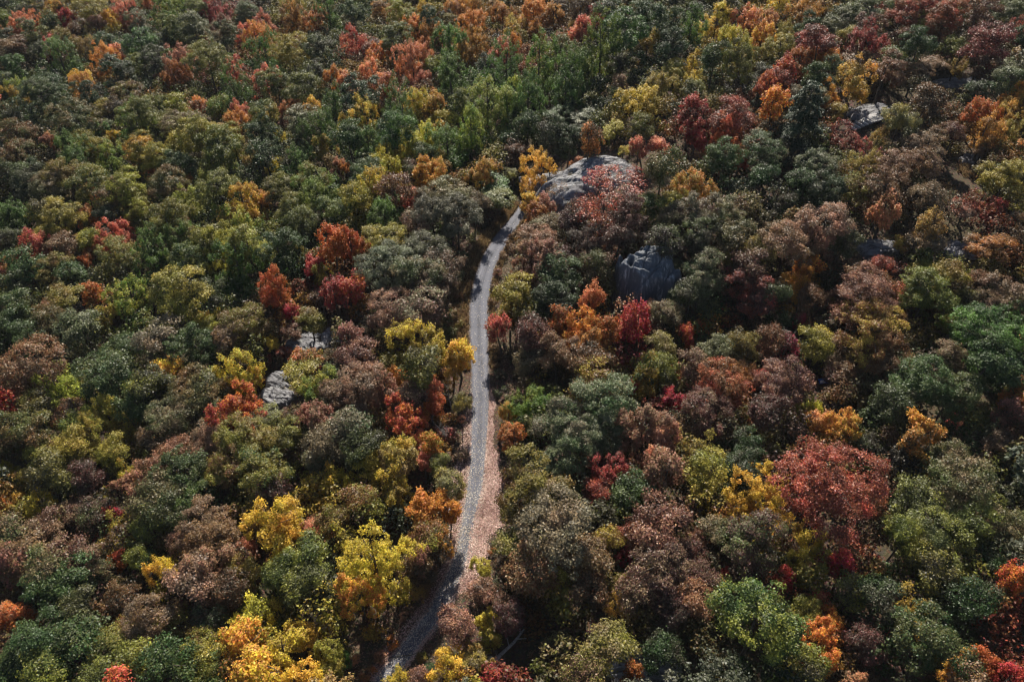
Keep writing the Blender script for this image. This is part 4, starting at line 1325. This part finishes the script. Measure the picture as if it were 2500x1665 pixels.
tmpl = []
for k in range(8):
    P, N, S, CR, ctr, r0 = crown_points(5.0, 2.6, ('oak', 'birch', 'maple', 'shrub')[k % 4], 560, 0.40, 700 + k)
    tmpl.append((P, N, S))
spots = []
for gy_ in np.arange(30, 300, 2.7):
    for gx_ in np.arange(-190, 190, 2.7):
        x, y = gx_ + R.uniform(-1.2, 1.2), gy_ + R.uniform(-1.2, 1.2)
        z = terrain(x, y)
        u, v, dep = project(x, y, z + 3)
        if not (-40 < u < 2540 and -30 < v < 1720):
            continue
        d = np.hypot(TX[:, 0] - x, TX[:, 1] - y) / TX[:, 2]
        if d.min() < 0.60 or blocked(x, y, 3.0) or near_opening(u, v, 5.0 * F_PX / dep, 0.6) or R.random() < 0.12:
            continue
        n = TREES[int(d.argmin())]
        s = R.uniform(0.55, 1.25)
        up = R.uniform(1.6, 6.5) if d.min() > 0.75 else R.uniform(1.4, 3.5)
        if shades_road(x, y, 2.5 * s, up + 1) or road_dist(x, y)[0] < 8:
            up, s = 1.3, min(s, 0.6)
        c0, c1 = n['code'][R.choice((0, 0, 1))], R.choice('oGgek' if u < 1250 and v < 950 else 'kobeg')
        spots.append((x, y, z + up, s, (PAL[c0], PAL[c1])))
joined_bushes("undergrowth", spots, tmpl, M_UNDER, "young trees and tall undergrowth crowding the gaps between the big crowns")
N_UNDER = len(spots)
tmpl = []
for k in range(6):
    P, N, S, CR, ctr, r0 = crown_points(9.0, 3.8, ('oak', 'maple')[k % 2], 1500, 0.62, 800 + k)
    tmpl.append((P, N, S))
near_tmpl = []
for k in range(5):
    P, N, S, CR, ctr, r0 = crown_points(9.0, 3.8, ('oak', 'maple')[k % 2], 6500, 0.30, 850 + k)
    near_tmpl.append((P, N, S))
spots, near_spots = [], []
for gy_ in np.arange(24, 345, 7.2):
    for gx_ in np.arange(-235, 235, 7.2):
        x, y = gx_ + R.uniform(-2.4, 2.4), gy_ + R.uniform(-2.4, 2.4)
        z = terrain(x, y)
        u, v, dep = project(x, y, z + 9)
        if -30 < u < 2530 and -30 < v < 1700:
            continue
        if not (-420 < u < 2920 and -520 < v < 2050):
            continue
        if (np.hypot(TX[:, 0] - x, TX[:, 1] - y) < TX[:, 2] * 0.6 + 3.2).any() or blocked(x, y, 3.5):
            continue
        s = R.uniform(0.75, 1.15)
        (near_spots if v > 1400 and -250 < u < 2750 else spots).append((x, y, z + 8.3 * s, s, R.random() ** 1.4))
joined_bushes("surrounding_woods", spots, tmpl, M_WOODS, "more mixed autumn woods continuing past the edges of the view")
joined_bushes("surrounding_woods", near_spots, near_tmpl, M_WOODS, "mixed autumn crowns just past the bottom edge of the view")
# ---------------------------------------------------------------- thin autumn haze
g = Nodes("thin_haze")
pv = g.n("ShaderNodeVolumePrincipled")
pv.inputs["Color"].default_value = (0.80, 0.88, 1.0, 1)
pv.inputs["Density"].default_value = 0.00004
g.l(pv.outputs[0], g.out.inputs["Volume"])
B, z0, z1 = 16000.0, -26.0, CAM_H + 4.0
V = [(x, y, z) for z in (z0, z1) for y in (-B, B) for x in (-B, B)]
F = [(0, 2, 3, 1), (4, 5, 7, 6), (0, 1, 5, 4), (2, 6, 7, 3), (0, 4, 6, 2), (1, 3, 7, 5)]
tag(link("haze", mesh_from("haze", V, F, g.m)), "thin pale haze over the far woods", kind="stuff")
print("trees", len(TREES), "under", N_UNDER, "woods", len(spots))

# ---------------------------------------------------------------- labels
TONE = {'g': 'dark green', 'G': 'green', 'e': 'grey-green', 'E': 'silvery grey', 'o': 'olive', 'l': 'lime yellow', 'y': 'dull gold', 'Y': 'bright yellow', 'a': 'amber', 'O': 'orange', 'c': 'coral',
        's': 'salmon', 'r': 'red', 'R': 'crimson', 'b': 'bronze', 't': 'tan', 'm': 'maroon', 'q': 'rust red', 'k': 'shaded brown', 'p': 'blackish green', 'n': 'leafless grey'}
NOUN = {'oak': 'round-crowned tree', 'maple': 'bushy tree', 'birch': 'feathery tree', 'pine': 'pine tree', 'shrub': 'shrub', 'bare': 'tree'}
ALL = TREES + SHRUBS + BARES


def region(t):
    c = min(4, int(t['px'] / 500))
    r0 = min(3, int(t['py'] / 416.3))
    return ("top", "upper", "lower", "bottom")[r0] + " " + ("far left", "left", "middle", "right", "far right")[c]


for t in ALL:
    t['reg'] = region(t)
    c = t['code']
    t['tone'] = TONE[c[0]] + (" and " + TONE[c[1]] if len(c) > 1 and c[1] != c[0] and c[0] not in 'p' and c[1] != 'k' else "")
    if len(c) > 1 and c[1] == 'k':
        t['tone'] = "shadowy " + TONE[c[0]]
    t['size'] = "small" if t['m'] < 6 else "large" if t['m'] > 11.5 else "mid-sized"
    if t['kind'] in ('shrub',):
        t['size'] = "low"
    if t['kind'] == 'bare':
        t['size'] = "thin"
for t in ALL:
    near = []
    for q in ALL:
        if q is t:
            continue
        dx, dy = q['px'] - t['px'], q['py'] - t['py']
        dist = math.hypot(dx, dy)
        if dist < 0.5 * (t['w'] + q['w']) + 45:
            way = ("left of" if dx > 0 else "right of") if abs(dx) > abs(dy) else ("above" if dy > 0 else "below")
            near.append((dist, way, TONE[q['code'][0]] + (" pine" if q['kind'] == 'pine' else " shrub" if q['kind'] == 'shrub' else " one")))
    near.sort()
    t['near'] = []
    for _, way, what in near:
        if (way, what) not in t['near']:
            t['near'].append((way, what))
LANDMARK = {}
for (cx, cy, X, Y), txt in {(2, 2, 1020, 210): "largest rust red dome of foliage, behind an amber tree in the lower right woods",
                            (1, 2, 230, 720): "big bright yellow tree left of the shaded bottom end of the road",
                            (2, 2, 520, 1110): "big dark green tree tinged olive, beside an orange tree at the bottom right",
                            (2, 1, 2060, 720): "widest dark green tree, standing at the right edge half way up",
                            (2, 0, 810, 860): "the only dark conifer, a broad blackish green pine with drooping boughs",
                            (1, 0, 1350, 1190): "yellow tree above the bend, against the left end of the bedrock dome",
                            (1, 2, 1470, 490): "big pale silvery oak right of the pink leaf drift",
                            (2, 1, 1270, 710): "broad bronze and gold crown above the blue tarp",
                            (1, 1, 2070, 640): "slim crimson tree just below the shaded cliff face",
                            (1, 1, 1730, 470): "tall narrow orange tree left of the shaded cliff face",
                            (1, 1, 540, 770): "rounded old-gold tree left of the middle of the road",
                            (1, 1, 825, 860): "small amber tree leaning over the left edge of the road",
                            (1, 1, 1530, 1340): "big silvery grey-green oak right of the road, lower middle",
                            (1, 0, 1790, 1215): "thin red-leaved oak standing in front of the pale bedrock dome",
                            (0, 2, 1890, 470): "bright yellow forked tree amid brown oaks, bottom left",
                            (1, 2, 1080, 1530): "crimson tree cut by the bottom edge, right of the road",
                            (2, 2, 540, 320): "amber yellow tree touching the left side of the largest rust red dome"}.items():
    LANDMARK[(cx * 833 + X / 2.824, cy * 555 + Y / 2.824)] = txt
fam = {}
for t in ALL:
    fam.setdefault((t['tone'], NOUN[t['kind']]), []).append(t)
used = set()
for key, members in fam.items():
    for t in members:
        base = f"{t['size']} {t['tone']} {NOUN[t['kind']]}"
        same = [q for q in members if q is not t and q['size'] == t['size'] and q['reg'] == t['reg']]
        cand = None
        pairs = [(p,) for p in t['near'][:6]] + [(p, q) for i, p in enumerate(t['near'][:7]) for q in t['near'][i + 1:7]]
        for combo in pairs:
            if not any(all(p in q['near'] for p in combo) for q in same):
                txt = base + ", " + " and ".join(f"{w} {'an' if n[0] in 'aeiou' else 'a'} {n}" for w, n in combo) + ", " + t['reg']
                if len(txt.replace("-", "").split()) <= 16 and txt not in used:
                    cand = txt
                    break
        if cand is None:
            order = sorted(same + [t], key=lambda q: q['px'])
            k = order.index(t)
            word = ("leftmost", "second", "third", "fourth", "fifth", "sixth", "seventh", "eighth", "ninth")[k]
            cand = f"{word + ' from the left' if k else word} of the {t['size']} {t['tone']} trees, {t['reg']}"
            if cand in used:
                cand += ", " + ("higher" if t['py'] < 800 else "nearer")
        for (ox, oy), txt in LANDMARK.items():
            if abs(t['px'] - ox) < 3 and abs(t['py'] - oy) < 3:
                cand = txt
        used.add(cand)
        grp = {'oak': "broad oaks of the autumn forest", 'maple': "bright maples of the autumn forest", 'birch': "feathery trees of the autumn forest", 'pine': None, 'shrub': "shrubs on the verges and ledges", 'bare': "leafless trees in the forest"}[t['kind']]
        if t['name'] == 'chestnut_oak':
            grp = "grey-green oaks of the autumn forest"
        elif t['name'] in ('ash_tree', 'hickory_tree'):
            grp = "green and olive trees of the autumn forest"
        tag(t['o'], cand, "shrub" if t['kind'] == 'shrub' else "tree", grp)
